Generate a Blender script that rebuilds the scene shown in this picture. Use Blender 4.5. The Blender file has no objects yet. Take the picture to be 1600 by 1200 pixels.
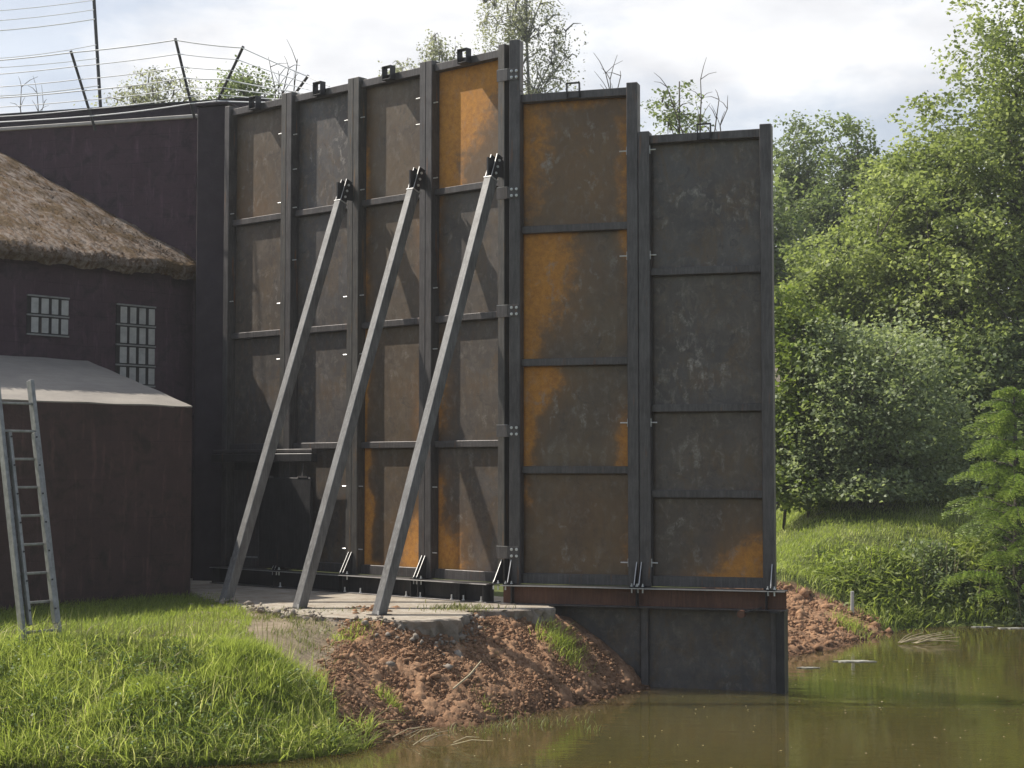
import bpy, bmesh, math, random
import numpy as np
from mathutils import Vector, Matrix, noise as mn

random.seed(7); np.random.seed(7)
R = math.radians
scene = bpy.context.scene
COL = scene.collection

# ------------------------------------------------------------------ camera
EYE = 2.65; F = 2500.0; HOR = 731.0
cam_d = bpy.data.cameras.new('camera'); cam = bpy.data.objects.new('camera', cam_d); COL.objects.link(cam)
cam_d.sensor_width = 36; cam_d.lens = F / 1600 * 36
cam_d.clip_start = 0.1; cam_d.clip_end = 3000
cam.location = (0, 0, EYE)
cam.rotation_euler = (R(90) + math.atan((HOR - 600) / F), 0, 0)
scene.camera = cam

# ------------------------------------------------------------------ sun and sky
SUN_EL = R(49.5); SX, SY = -0.945, 0.327
S = Vector((SX * math.cos(SUN_EL), SY * math.cos(SUN_EL), math.sin(SUN_EL))).normalized()
sl = bpy.data.lights.new('sun', 'SUN'); sl.energy = 5.0; sl.angle = R(0.5); sl.color = (1.0, 0.94, 0.84)
so = bpy.data.objects.new('sun', sl); COL.objects.link(so)
so.rotation_euler = S.to_track_quat('Z', 'Y').to_euler(); so.location = (-10, 10, 30)

world = bpy.data.worlds.new('World'); scene.world = world; world.use_nodes = True
wt = world.node_tree; wn = wt.nodes; wl = wt.links; wn.clear()
wo = wn.new('ShaderNodeOutputWorld'); bg = wn.new('ShaderNodeBackground'); bg.inputs[1].default_value = 0.10
sky = wn.new('ShaderNodeTexSky'); sky.sky_type = 'NISHITA'; sky.sun_disc = False
sky.sun_elevation = SUN_EL; sky.sun_rotation = math.atan2(SX, SY)
sky.air_density = 1.0; sky.dust_density = 1.2; sky.ozone_density = 1.0
tc = wn.new('ShaderNodeTexCoord'); sep = wn.new('ShaderNodeSeparateXYZ'); wl.new(tc.outputs['Generated'], sep.inputs[0])
def wmath(op, a, b=None):
    m = wn.new('ShaderNodeMath'); m.operation = op
    for i, v in enumerate((a, b)):
        if v is None: continue
        if isinstance(v, (int, float)): m.inputs[i].default_value = v
        else: wl.new(v, m.inputs[i])
    return m.outputs[0]
den = wmath('ADD', wmath('ABSOLUTE', sep.outputs[2]), 0.30)
comb = wn.new('ShaderNodeCombineXYZ')
wl.new(wmath('DIVIDE', sep.outputs[0], den), comb.inputs[0]); wl.new(wmath('DIVIDE', sep.outputs[1], den), comb.inputs[1])
wl.new(wmath('MULTIPLY', sep.outputs[2], 2.0), comb.inputs[2])
nz = wn.new('ShaderNodeTexNoise'); nz.inputs['Scale'].default_value = 2.3; nz.inputs['Detail'].default_value = 9; nz.inputs['Roughness'].default_value = 0.55
mp = wn.new('ShaderNodeMapping'); mp.inputs['Location'].default_value = (3.9, 1.7, 0.4); wl.new(comb.outputs[0], mp.inputs[0]); wl.new(mp.outputs[0], nz.inputs['Vector'])
cr = wn.new('ShaderNodeValToRGB'); cr.color_ramp.elements[0].position = 0.41; cr.color_ramp.elements[1].position = 0.53
cr.color_ramp.elements[0].color = (0.52, 0.52, 0.52, 1)
wl.new(nz.outputs[0], cr.inputs[0])
nz2 = wn.new('ShaderNodeTexNoise'); nz2.inputs['Scale'].default_value = 4.5; nz2.inputs['Detail'].default_value = 6
wl.new(mp.outputs[0], nz2.inputs['Vector'])
cr2 = wn.new('ShaderNodeValToRGB'); cr2.color_ramp.elements[0].position = 0.35; cr2.color_ramp.elements[1].position = 0.65
cr2.color_ramp.elements[0].color = (6.6, 6.7, 7.0, 1); cr2.color_ramp.elements[1].color = (9.6, 9.6, 9.6, 1)
wl.new(nz2.outputs[0], cr2.inputs[0])
mx = wn.new('ShaderNodeMix'); mx.data_type = 'RGBA'
fr_ = wn.new('ShaderNodeMapRange'); fr_.interpolation_type = 'SMOOTHSTEP'; wl.new(sep.outputs[1], fr_.inputs[0])
fr_.inputs[1].default_value = -0.25; fr_.inputs[2].default_value = 0.55; fr_.inputs[3].default_value = 0.22; fr_.inputs[4].default_value = 1.0   # broken cloud ahead, mostly clear sky behind
wl.new(wmath('MULTIPLY', cr.outputs[0], fr_.outputs[0]), mx.inputs[0]); wl.new(sky.outputs[0], mx.inputs[6]); wl.new(cr2.outputs[0], mx.inputs[7])
wl.new(mx.outputs[2], bg.inputs[0]); wl.new(bg.outputs[0], wo.inputs[0])

scene.view_settings.view_transform = 'Standard'; scene.view_settings.look = 'None'
scene.view_settings.exposure = 0.35; scene.view_settings.gamma = 1.0
scene.render.engine = 'CYCLES'

# ------------------------------------------------------------------ materials
def new_mat(name):
    m = bpy.data.materials.new(name); m.use_nodes = True
    nt = m.node_tree; nt.nodes.clear()
    return m, nt
class NT:
    def __init__(s, nt): s.nt = nt; s.n = nt.nodes; s.l = nt.links
    def put(s, sock, v):
        if isinstance(v, (int, float)): sock.default_value = v
        elif isinstance(v, (tuple, list)): sock.default_value = tuple(v) + ((1,) if len(v) == 3 and len(sock.default_value) == 4 else ())
        else: s.l.new(v, sock)
    def math(s, op, a, b=0.0, clamp=False):
        m = s.n.new('ShaderNodeMath'); m.operation = op; m.use_clamp = clamp
        s.put(m.inputs[0], a); s.put(m.inputs[1], b); return m.outputs[0]
    def noise(s, scale, detail=5, rough=0.55, vec=None, dist=0.0):
        m = s.n.new('ShaderNodeTexNoise'); m.inputs['Scale'].default_value = scale
        m.inputs['Detail'].default_value = detail; m.inputs['Roughness'].default_value = rough; m.inputs['Distortion'].default_value = dist
        if vec is not None: s.l.new(vec, m.inputs['Vector'])
        return m.outputs[0]
    def ramp(s, v, stops):
        m = s.n.new('ShaderNodeValToRGB'); cr = m.color_ramp
        while len(cr.elements) < len(stops): cr.elements.new(0.5)
        for e, (p, c) in zip(cr.elements, stops):
            e.position = p; e.color = (c, c, c, 1) if isinstance(c, (int, float)) else tuple(c) + (1,)
        s.put(m.inputs[0], v); return m.outputs[0]
    def mix(s, f, a, b, mode='MIX'):
        m = s.n.new('ShaderNodeMix'); m.data_type = 'RGBA'; m.blend_type = mode
        s.put(m.inputs[0], f); s.put(m.inputs[6], a); s.put(m.inputs[7], b); return m.outputs[2]
    def coord(s, kind='Object', scale=None):
        t = s.n.new('ShaderNodeTexCoord'); o = t.outputs[kind]
        if scale:
            m = s.n.new('ShaderNodeMapping'); m.inputs['Scale'].default_value = scale; s.l.new(o, m.inputs[0]); o = m.outputs[0]
        return o
    def attr(s, name):
        a = s.n.new('ShaderNodeAttribute'); a.attribute_name = name; return a.outputs['Fac']
    def bump(s, h, strength, dist=0.01):
        b = s.n.new('ShaderNodeBump'); b.inputs['Strength'].default_value = strength; b.inputs['Distance'].default_value = dist
        s.l.new(h, b.inputs['Height']); return b.outputs[0]
    def out(s, col, rough=0.6, metal=0.0, normal=None, spec=0.5):
        p = s.n.new('ShaderNodeBsdfPrincipled'); o = s.n.new('ShaderNodeOutputMaterial')
        s.put(p.inputs['Base Color'], col); s.put(p.inputs['Roughness'], rough); s.put(p.inputs['Metallic'], metal)
        s.put(p.inputs['Specular IOR Level'], spec)
        if normal is not None: s.l.new(normal, p.inputs['Normal'])
        s.l.new(p.outputs[0], o.inputs[0]); return p

def steel_mat(name, dark, light, rust=0.0, rustcol=(0.20, 0.085, 0.03), rough=0.5, metal=0.35):
    m, nt = new_mat(name); t = NT(nt)
    v = t.coord('Object'); vs = t.coord('Object', (6, 6, 0.7))
    c = t.mix(t.ramp(t.noise(3.0, 6, 0.6, v), [(0.35, 0), (0.65, 1)]), dark, light)
    streak = t.ramp(t.noise(6.0, 4, 0.6, vs), [(0.45, 0), (0.75, 1)])
    c = t.mix(t.math('MULTIPLY', streak, 0.45), c, tuple(min(1, x * 1.9) for x in light))
    fine = t.noise(70, 3, 0.7, v)
    c = t.mix(t.math('MULTIPLY', t.ramp(fine, [(0.5, 0), (0.75, 1)]), 0.35), c, tuple(x * 0.5 for x in dark))
    rn = t.ramp(t.noise(2.3, 8, 0.65, vs), [(0.60 - rust, 0), (0.74 - rust, 1)])
    c = t.mix(t.math('MULTIPLY', rn, 0.8), c, rustcol)
    ro = t.math('ADD', t.math('MULTIPLY', t.noise(9, 4, 0.6, v), 0.3), rough - 0.15)
    t.out(c, ro, metal, t.bump(t.noise(35, 5, 0.6, v), 0.25, 0.004))
    return m

def plate_mat():
    m, nt = new_mat('mill_scale_plate'); t = NT(nt)
    v = t.coord('Object')
    vs = t.coord('Object', (5, 5, 0.8))
    tone = t.attr('tone'); rust = t.attr('rust'); scuff = t.attr('scuff')
    warm = t.mix(t.ramp(t.noise(1.6, 6, 0.6, v), [(0.35, 0), (0.68, 1)]), (0.095, 0.064, 0.038), (0.155, 0.108, 0.060))
    cool = t.mix(t.ramp(t.noise(2.1, 6, 0.6, v), [(0.35, 0), (0.68, 1)]), (0.066, 0.060, 0.059), (0.108, 0.100, 0.098))
    base = t.mix(tone, cool, warm)
    blot = t.ramp(t.noise(5.5, 8, 0.7, v, 0.6), [(0.48, 0), (0.66, 1)])
    base = t.mix(t.math('MULTIPLY', blot, 0.45), base, (0.17, 0.135, 0.10))
    base = t.mix(t.math('MULTIPLY', t.ramp(t.noise(2.6, 9, 0.75, t.coord('Object', (1.3, 1, 0.8)), 0.8), [(0.50, 0), (0.63, 1)]), 0.55), base, (0.125, 0.080, 0.040))
    base = t.mix(t.math('MULTIPLY', t.ramp(t.noise(4.2, 9, 0.75, v, 1.2), [(0.56, 0), (0.66, 1)]), 0.5), base, (0.040, 0.036, 0.034))
    base = t.mix(t.ramp(t.noise(13, 6, 0.7, v, 0.4), [(0.68, 0), (0.76, 0.6)]), base, (0.25, 0.125, 0.045))
    base = t.mix(t.ramp(t.math('ADD', rust, t.math('MULTIPLY', t.math('SUBTRACT', t.noise(3.5, 7, 0.65, v), 0.5), 0.5)), [(0.02, 0), (0.45, 0.75)]), base, (0.20, 0.105, 0.040))
    base = t.mix(t.math('MULTIPLY', t.ramp(t.noise(4.0, 5, 0.6, vs), [(0.5, 0), (0.8, 1)]), 0.35), base, (0.05, 0.045, 0.042))
    # fresh rust with ragged edge
    rr = t.math('ADD', rust, t.math('MULTIPLY', t.math('SUBTRACT', t.noise(7, 9, 0.72, v, 0.3), 0.5), 0.85))
    rf = t.ramp(rr, [(0.34, 0), (0.48, 0.35), (0.56, 0.75), (0.80, 0.97)])
    rcol = t.mix(t.ramp(t.noise(16, 6, 0.7, v), [(0.35, 0), (0.7, 1)]), (0.40, 0.165, 0.030), (0.60, 0.275, 0.045))
    rcol = t.mix(t.ramp(t.noise(60, 3, 0.7, v), [(0.58, 0), (0.78, 0.6)]), rcol, (0.11, 0.055, 0.03))
    c = t.mix(rf, base, rcol)
    # hand-sized pale smudges
    sm = t.math('MULTIPLY', t.ramp(t.noise(8, 7, 0.62, t.coord('Object', (1.2, 1, 0.75)), 0.5), [(0.52, 0), (0.66, 1)]), t.ramp(t.noise(30, 5, 0.7, v, 0.8), [(0.38, 0.1), (0.62, 1)]))
    sf = t.math('MULTIPLY', t.math('MULTIPLY', sm, t.math('ADD', t.math('MULTIPLY', scuff, 1.2), 0.25)), 1.0, True)
    c = t.mix(sf, c, (0.30, 0.27, 0.235))
    fine = t.noise(85, 2, 0.7, v)
    c = t.mix(t.math('MULTIPLY', t.ramp(fine, [(0.52, 0), (0.78, 1)]), 0.3), c, (0.04, 0.032, 0.028))
    ro = t.math('ADD', t.math('MULTIPLY', rf, 0.35), t.math('ADD', 0.40, t.math('MULTIPLY', t.noise(4, 5, 0.6, v), 0.2)))
    me = t.math('SUBTRACT', 0.25, t.math('MULTIPLY', rf, 0.25))
    t.out(c, ro, me, t.bump(t.math('ADD', t.noise(3, 3, 0.5, v), t.math('MULTIPLY', t.noise(60, 4, 0.6, v), 0.12)), 0.25, 0.02))
    return m

def plain_mat(name, a, b, scale=8, rough=0.8, metal=0.0, bump=0.4, bdist=0.01, streak=None):
    m, nt = new_mat(name); t = NT(nt)
    v = t.coord('Object')
    c = t.mix(t.ramp(t.noise(scale, 8, 0.65, v), [(0.3, 0), (0.7, 1)]), a, b)
    if streak:
        c = t.mix(t.math('MULTIPLY', t.ramp(t.noise(scale * 0.6, 6, 0.6, t.coord('Object', (3, 3, 0.5))), [(0.5, 0), (0.72, 1)]), 0.6), c, streak)
    t.out(c, rough, metal, t.bump(t.noise(scale * 4, 6, 0.65, v), bump, bdist))
    return m

def leaf_mat(name, stops, trans=0.45, rough=0.5):
    m, nt = new_mat(name); t = NT(nt)
    tint = t.attr('tint')
    c = t.ramp(tint, stops)
    d = t.n.new('ShaderNodeBsdfPrincipled'); t.put(d.inputs['Base Color'], c); d.inputs['Roughness'].default_value = rough; d.inputs['Specular IOR Level'].default_value = 0.35
    tr = t.n.new('ShaderNodeBsdfTranslucent'); t.put(tr.inputs[0], t.mix(1.0, c, (1.18, 1.22, 0.75), 'MULTIPLY'))
    ms = t.n.new('ShaderNodeMixShader'); ms.inputs[0].default_value = trans
    t.l.new(d.outputs[0], ms.inputs[1]); t.l.new(tr.outputs[0], ms.inputs[2])
    o = t.n.new('ShaderNodeOutputMaterial'); t.l.new(ms.outputs[0], o.inputs[0])
    return m

M = {}
M['plate'] = plate_mat()
M['steel'] = steel_mat('frame_steel', (0.060, 0.053, 0.051), (0.098, 0.089, 0.086), rust=0.0)
M['steel_rusty'] = steel_mat('rusty_frame_steel', (0.060, 0.054, 0.050), (0.100, 0.092, 0.082), rust=0.04, rustcol=(0.20, 0.12, 0.055))
M['brace'] = steel_mat('brace_steel', (0.095, 0.090, 0.086), (0.165, 0.16, 0.156), rust=-0.06, rustcol=(0.26, 0.20, 0.12), rough=0.5, metal=0.15)
M['dark_steel'] = steel_mat('dark_steel', (0.018, 0.017, 0.018), (0.035, 0.033, 0.033), rust=-0.05)
M['beam_rust'] = steel_mat('red_rusted_beam', (0.085, 0.036, 0.020), (0.135, 0.058, 0.030), rust=0.0, rustcol=(0.16, 0.075, 0.035), rough=0.7, metal=0.05)
M['zinc'] = plain_mat('zinc_bolt', (0.55, 0.55, 0.54), (0.75, 0.75, 0.74), 30, 0.35, 0.5, 0.1)
M['edge'] = plain_mat('pale_steel_edge', (0.40, 0.39, 0.38), (0.60, 0.59, 0.57), 20, 0.4, 0.4, 0.1)  # pale colour for thin strips along steel edges
M['alu'] = plain_mat('weathered_aluminium', (0.16, 0.16, 0.152), (0.30, 0.30, 0.288), 14, 0.45, 0.55, 0.2, 0.003, streak=(0.15, 0.145, 0.14))
M['wire'] = plain_mat('white_fence_wire', (0.80, 0.80, 0.80), (0.90, 0.90, 0.90), 30, 0.5, 0.0, 0.0)
M['post'] = plain_mat('dark_fence_post', (0.03, 0.03, 0.032), (0.06, 0.06, 0.06), 12, 0.6, 0.2)
M['concrete'] = plain_mat('sandy_concrete', (0.27, 0.225, 0.17), (0.46, 0.41, 0.34), 3, 0.9, 0, 0.9, 0.03, streak=(0.22, 0.15, 0.095))
M['rubble'] = plain_mat('broken_concrete', (0.20, 0.165, 0.13), (0.35, 0.30, 0.25), 9, 0.95, 0, 0.8, 0.02)
M['coping'] = plain_mat('pale_coping', (0.36, 0.34, 0.32), (0.50, 0.48, 0.46), 6, 0.9)
M['mortar'] = plain_mat('grey_mortar', (0.20, 0.20, 0.195), (0.30, 0.30, 0.29), 9, 0.9)
M['bark'] = plain_mat('bark', (0.06, 0.05, 0.04), (0.13, 0.11, 0.09), 10, 0.95, 0, 0.8, 0.02)
M['bark_pale'] = plain_mat('pale_bark', (0.12, 0.11, 0.10), (0.32, 0.31, 0.29), 6, 0.9, 0, 0.6, 0.02)
M['drywood'] = plain_mat('dry_reed', (0.34, 0.28, 0.17), (0.48, 0.40, 0.26), 20, 0.8)
M['scum'] = plain_mat('pale_scum', (0.16, 0.15, 0.11), (0.42, 0.41, 0.37), 14, 0.7)
M['white_wood'] = plain_mat('pale_stake', (0.50, 0.50, 0.48), (0.66, 0.66, 0.63), 20, 0.7)
M['glass_block'] = plain_mat('glass_block', (0.30, 0.29, 0.28), (0.48, 0.47, 0.45), 7, 0.45, 0, 0.3, 0.01)

def wall_mat(name, a, b, c3, bh=0.22, bw=0.45):
    m, nt = new_mat(name); t = NT(nt)
    v = t.coord('Object')
    mpn = t.n.new('ShaderNodeMapping'); mpn.inputs['Rotation'].default_value = (R(90), 0, 0); t.l.new(v, mpn.inputs[0])
    br = t.n.new('ShaderNodeTexBrick'); t.l.new(mpn.outputs[0], br.inputs[0])
    br.inputs['Scale'].default_value = 1.0; br.inputs['Brick Width'].default_value = bw; br.inputs['Row Height'].default_value = bh
    br.inputs['Mortar Size'].default_value = 0.006; br.inputs['Mortar Smooth'].default_value = 0.8
    br.inputs['Color1'].default_value = (1, 1, 1, 1); br.inputs['Color2'].default_value = (0.9, 0.9, 0.9, 1); br.inputs['Mortar'].default_value = (0.40, 0.40, 0.40, 1)
    c = t.mix(t.ramp(t.noise(1.6, 8, 0.65, v), [(0.35, 0), (0.68, 1)]), a, b)
    c = t.mix(t.math('MULTIPLY', t.ramp(t.noise(3.2, 8, 0.7, v, 0.5), [(0.50, 0), (0.64, 1)]), 0.85), c, c3)
    c = t.mix(t.math('MULTIPLY', t.ramp(t.noise(5, 7, 0.7, t.coord('Object', (1.6, 1.6, 0.25))), [(0.54, 0), (0.70, 1)]), 0.5), c, tuple(x * 2.0 for x in b))
    fade = t.math('MULTIPLY', t.ramp(t.noise(1.1, 4, 0.6, v), [(0.45, 0.15), (0.6, 0.8)]), 1.0)
    c = t.mix(fade, c, t.mix(1.0, c, br.outputs[0], 'MULTIPLY'))
    h = t.math('ADD', t.noise(24, 6, 0.65, v), t.math('MULTIPLY', br.outputs[1], -0.5))
    t.out(c, 0.85, 0, t.bump(h, 0.5, 0.012), 0.3)
    return m
M['wall_purple'] = wall_mat('dark_purple_painted_block', (0.062, 0.036, 0.046), (0.086, 0.054, 0.066), (0.036, 0.025, 0.030))
M['wall_maroon'] = wall_mat('maroon_render', (0.056, 0.034, 0.030), (0.082, 0.047, 0.042), (0.036, 0.027, 0.020), 0.5, 1.3)
M['wall_black'] = plain_mat('black_brown_render', (0.026, 0.018, 0.022), (0.046, 0.034, 0.040), 4, 0.9)

m, nt = new_mat('box_roof'); t = NT(nt); v = t.coord('Object')
c = t.mix(t.ramp(t.noise(1.3, 8, 0.65, v), [(0.3, 0), (0.7, 1)]), (0.25, 0.225, 0.20), (0.36, 0.325, 0.28))
c = t.mix(t.math('MULTIPLY', t.ramp(t.noise(3, 6, 0.6, t.coord('Object', (1, 5, 1))), [(0.45, 0), (0.75, 1)]), 0.45), c, (0.20, 0.18, 0.17))
t.out(c, 0.9, 0, t.bump(t.noise(20, 6, 0.7, v), 0.6, 0.02)); M['box_roof'] = m

m, nt = new_mat('mossy_roof'); t = NT(nt); v = t.coord('Object')
n1 = t.noise(9, 9, 0.7, t.coord('Object', (1.5, 0.4, 1)), 0.3)
c = t.mix(t.ramp(n1, [(0.42, 0), (0.60, 1)]), (0.30, 0.25, 0.21), (0.145, 0.085, 0.042))
c = t.mix(t.ramp(t.noise(2.4, 6, 0.6, v), [(0.46, 0), (0.62, 0.85)]), c, (0.125, 0.078, 0.032))
c = t.mix(t.ramp(t.noise(38, 4, 0.7, v), [(0.60, 0), (0.74, 0.7)]), c, (0.06, 0.038, 0.022))
t.out(c, 0.95, 0, t.bump(t.math('ADD', n1, t.noise(45, 5, 0.7, v)), 0.9, 0.04), 0.2); M['moss_roof'] = m

m, nt = new_mat('ground'); t = NT(nt); v = t.coord('Object')
dirt = t.attr('dirt'); sand = t.attr('sand')
soil = t.mix(t.ramp(t.noise(2.5, 8, 0.7, v), [(0.35, 0), (0.68, 1)]), (0.085, 0.105, 0.030), (0.155, 0.175, 0.055))
red = t.mix(t.ramp(t.noise(7, 9, 0.75, v), [(0.35, 0), (0.68, 1)]), (0.17, 0.095, 0.058), (0.34, 0.21, 0.135))
sandc = t.mix(t.ramp(t.noise(6, 9, 0.7, v), [(0.35, 0), (0.68, 1)]), (0.24, 0.185, 0.125), (0.38, 0.31, 0.225))
ds = t.ramp(t.math('ADD', dirt, t.math('MULTIPLY', t.math('SUBTRACT', t.noise(5, 6, 0.7, v), 0.5), 0.6)), [(0.42, 0), (0.58, 1)])
ss = t.ramp(t.math('ADD', sand, t.math('MULTIPLY', t.math('SUBTRACT', t.noise(4, 6, 0.7, v), 0.5), 0.7)), [(0.40, 0), (0.62, 1)])
c = t.mix(ds, t.mix(ss, soil, sandc), red)
t.out(c, 0.95, 0, t.bump(t.noise(22, 9, 0.75, v), 0.9, 0.04), 0.15); M['ground'] = m

m, nt = new_mat('red_soil'); t = NT(nt); v = t.coord('Object')
c = t.mix(t.ramp(t.noise(8, 9, 0.75, v), [(0.32, 0), (0.68, 1)]), (0.23, 0.120, 0.068), (0.48, 0.295, 0.175))
sz_ = t.n.new('ShaderNodeSeparateXYZ'); t.l.new(v, sz_.inputs[0])
c = t.mix(t.ramp(t.math('ADD', sz_.outputs[2], t.math('MULTIPLY', t.noise(6, 4, 0.6, v), 0.10)), [(0.06, 0.75), (0.15, 0)]), c, (0.085, 0.045, 0.025))
c = t.mix(t.ramp(t.noise(1.4, 4, 0.6, v), [(0.45, 0), (0.7, 0.7)]), c, (0.25, 0.145, 0.085))
t.out(c, 0.95, 0, t.bump(t.noise(40, 8, 0.75, v), 0.9, 0.02), 0.15); M['red_soil'] = m

m, nt = new_mat('pond_water'); t = NT(nt); v = t.coord('Object')
sh = t.attr('shore')
mud = t.mix(t.ramp(t.noise(0.35, 4, 0.5, v), [(0.35, 0), (0.7, 1)]), (0.058, 0.050, 0.014), (0.074, 0.059, 0.020))
c = t.mix(t.math('MULTIPLY', sh, 0.85), mud, t.mix(t.ramp(t.noise(14, 8, 0.75, v), [(0.35, 0), (0.65, 1)]), (0.060, 0.038, 0.018), (0.15, 0.095, 0.050)))
rip = t.math('ADD', t.noise(3.2, 4, 0.5, t.coord('Object', (0.55, 1.5, 1))), t.math('MULTIPLY', t.noise(14, 3, 0.5, t.coord('Object', (0.5, 1.3, 1))), 0.25))
p = t.out(c, 0.035, 0, t.bump(rip, 0.10, 0.025), 0.5); p.inputs['IOR'].default_value = 1.33; p.subsurface_method = 'BURLEY'; p.inputs['Subsurface Weight'].default_value = 1.0; p.inputs['Subsurface Radius'].default_value = (1.0, 0.8, 0.4); p.inputs['Subsurface Scale'].default_value = 1.3; M['water'] = m

G0 = [(0.0, (0.16, 0.21, 0.050)), (0.5, (0.34, 0.40, 0.100)), (0.85, (0.46, 0.50, 0.18)), (1.0, (0.58, 0.54, 0.33))]
M['grass'] = leaf_mat('bright_grass', G0, 0.6)
M['meadow'] = leaf_mat('meadow_grass', [(0.0, (0.15, 0.20, 0.040)), (0.5, (0.30, 0.36, 0.090)), (0.85, (0.40, 0.45, 0.15)), (1.0, (0.55, 0.54, 0.34))], 0.5)
M['weed'] = leaf_mat('broad_weed_leaf', [(0.0, (0.08, 0.13, 0.03)), (1.0, (0.20, 0.27, 0.09))], 0.4)
M['seed'] = leaf_mat('seed_stem', [(0.0, (0.12, 0.16, 0.04)), (1.0, (0.34, 0.33, 0.15))], 0.3)
M['leaf_bright'] = leaf_mat('bright_leaf', [(0.0, (0.14, 0.18, 0.060)), (0.6, (0.31, 0.36, 0.14)), (1.0, (0.52, 0.56, 0.30))], 0.5)
M['leaf_mid'] = leaf_mat('mid_leaf', [(0.0, (0.10, 0.14, 0.06)), (0.6, (0.22, 0.27, 0.12)), (1.0, (0.38, 0.43, 0.24))], 0.5)
M['leaf_yellow'] = leaf_mat('yellow_green_leaf', [(0.0, (0.10, 0.15, 0.03)), (0.6, (0.22, 0.28, 0.06)), (1.0, (0.34, 0.38, 0.11))], 0.45)
M['leaf_grey'] = leaf_mat('grey_green_leaf', [(0.0, (0.13, 0.165, 0.085)), (0.6, (0.24, 0.29, 0.15)), (1.0, (0.40, 0.45, 0.28))], 0.48)  # greyed green; on the distant trees the grey stands in for haze
M['leaf_birch'] = leaf_mat('silver_birch_leaf', [(0.0, (0.24, 0.245, 0.21)), (0.6, (0.36, 0.37, 0.33)), (1.0, (0.52, 0.53, 0.48))], 0.55)  # birch silver, paled further to imitate crowns seen against bright sky
M['needle'] = leaf_mat('fresh_needles', [(0.0, (0.06, 0.10, 0.03)), (0.5, (0.18, 0.26, 0.07)), (1.0, (0.36, 0.44, 0.14))], 0.35)

# ------------------------------------------------------------------ helpers
def tag(o, label=None, cat=None, group=None, kind=None):
    if label: o['label'] = label
    if cat: o['category'] = cat
    if group: o['group'] = group
    if kind: o['kind'] = kind
    return o
def empty(name, loc=(0, 0, 0), rz=0.0):
    o = bpy.data.objects.new(name, None); COL.objects.link(o); o.location = loc; o.rotation_euler = (0, 0, rz)
    o.empty_display_size = 0.2
    return o
class MB:
    def __init__(s): s.v = []; s.f = []
    def box(s, x0, x1, y0, y1, z0, z1):
        b = len(s.v)
        s.v += [(x0, y0, z0), (x1, y0, z0), (x1, y1, z0), (x0, y1, z0), (x0, y0, z1), (x1, y0, z1), (x1, y1, z1), (x0, y1, z1)]
        s.f += [[b + i for i in q] for q in ((0, 3, 2, 1), (4, 5, 6, 7), (0, 1, 5, 4), (1, 2, 6, 5), (2, 3, 7, 6), (3, 0, 4, 7))]
        return s
    def bar(s, p0, p1, w, h, up=(0, 0, 1)):
        p0 = Vector(p0); p1 = Vector(p1); d = (p1 - p0).normalized()
        side = d.cross(Vector(up)).normalized(); u = side.cross(d).normalized()
        b = len(s.v)
        for p in (p0, p1):
            for a, c in ((-1, -1), (1, -1), (1, 1), (-1, 1)):
                s.v.append(tuple(p + side * (a * w / 2) + u * (c * h / 2)))
        s.f += [[b + i for i in q] for q in ((0, 1, 2, 3), (7, 6, 5, 4), (0, 4, 5, 1), (1, 5, 6, 2), (2, 6, 7, 3), (3, 7, 4, 0))]
        return s
    def tube(s, pts, radii, n=6, cap=True):
        pts = [Vector(p) for p in pts]
        if isinstance(radii, (int, float)): radii = [radii] * len(pts)
        b = len(s.v); ref = Vector((0.31, 0.17, 0.93))
        for i, p in enumerate(pts):
            d = (pts[min(i + 1, len(pts) - 1)] - pts[max(i - 1, 0)]).normalized()
            r = ref if abs(d.dot(ref)) < 0.95 else Vector((1, 0, 0))
            a = d.cross(r).normalized(); c = d.cross(a)
            for k in range(n):
                t_ = 2 * math.pi * k / n
                s.v.append(tuple(p + (a * math.cos(t_) + c * math.sin(t_)) * radii[i]))
        for i in range(len(pts) - 1):
            for k in range(n):
                k2 = (k + 1) % n
                s.f.append([b + i * n + k, b + i * n + k2, b + (i + 1) * n + k2, b + (i + 1) * n + k])
        if cap:
            s.f.append([b + k for k in range(n)][::-1]); s.f.append([b + (len(pts) - 1) * n + k for k in range(n)])
        return s
    def prism(s, poly, axis, a0, a1):
        # poly: list of 2-D points in the plane perpendicular to axis ('x': (y,z), 'y': (x,z), 'z': (x,y))
        b = len(s.v); n = len(poly)
        for a in (a0, a1):
            for p, q in poly:
                s.v.append({'x': (a, p, q), 'y': (p, a, q), 'z': (p, q, a)}[axis])
        s.f.append([b + i for i in range(n)][::-1]); s.f.append([b + n + i for i in range(n)])
        for i in range(n):
            j = (i + 1) % n; s.f.append([b + i, b + j, b + n + j, b + n + i])
        return s
    def build(s, name, mat, parent=None, bevel=0.0, smooth=False, loc=(0, 0, 0), rz=0.0):
        me = bpy.data.meshes.new(name); me.from_pydata(s.v, [], s.f); me.update()
        bm = bmesh.new(); bm.from_mesh(me); bmesh.ops.recalc_face_normals(bm, faces=bm.faces[:]); bm.to_mesh(me); bm.free()
        me.materials.append(mat)
        o = bpy.data.objects.new(name, me); COL.objects.link(o)
        if parent is not None: o.parent = parent
        o.location = loc; o.rotation_euler = (0, 0, rz)
        if smooth: me.polygons.foreach_set('use_smooth', [True] * len(me.polygons))
        if bevel:
            md = o.modifiers.new('bevel', 'BEVEL'); md.width = bevel; md.segments = 1; md.limit_method = 'ANGLE'
        return o
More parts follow.
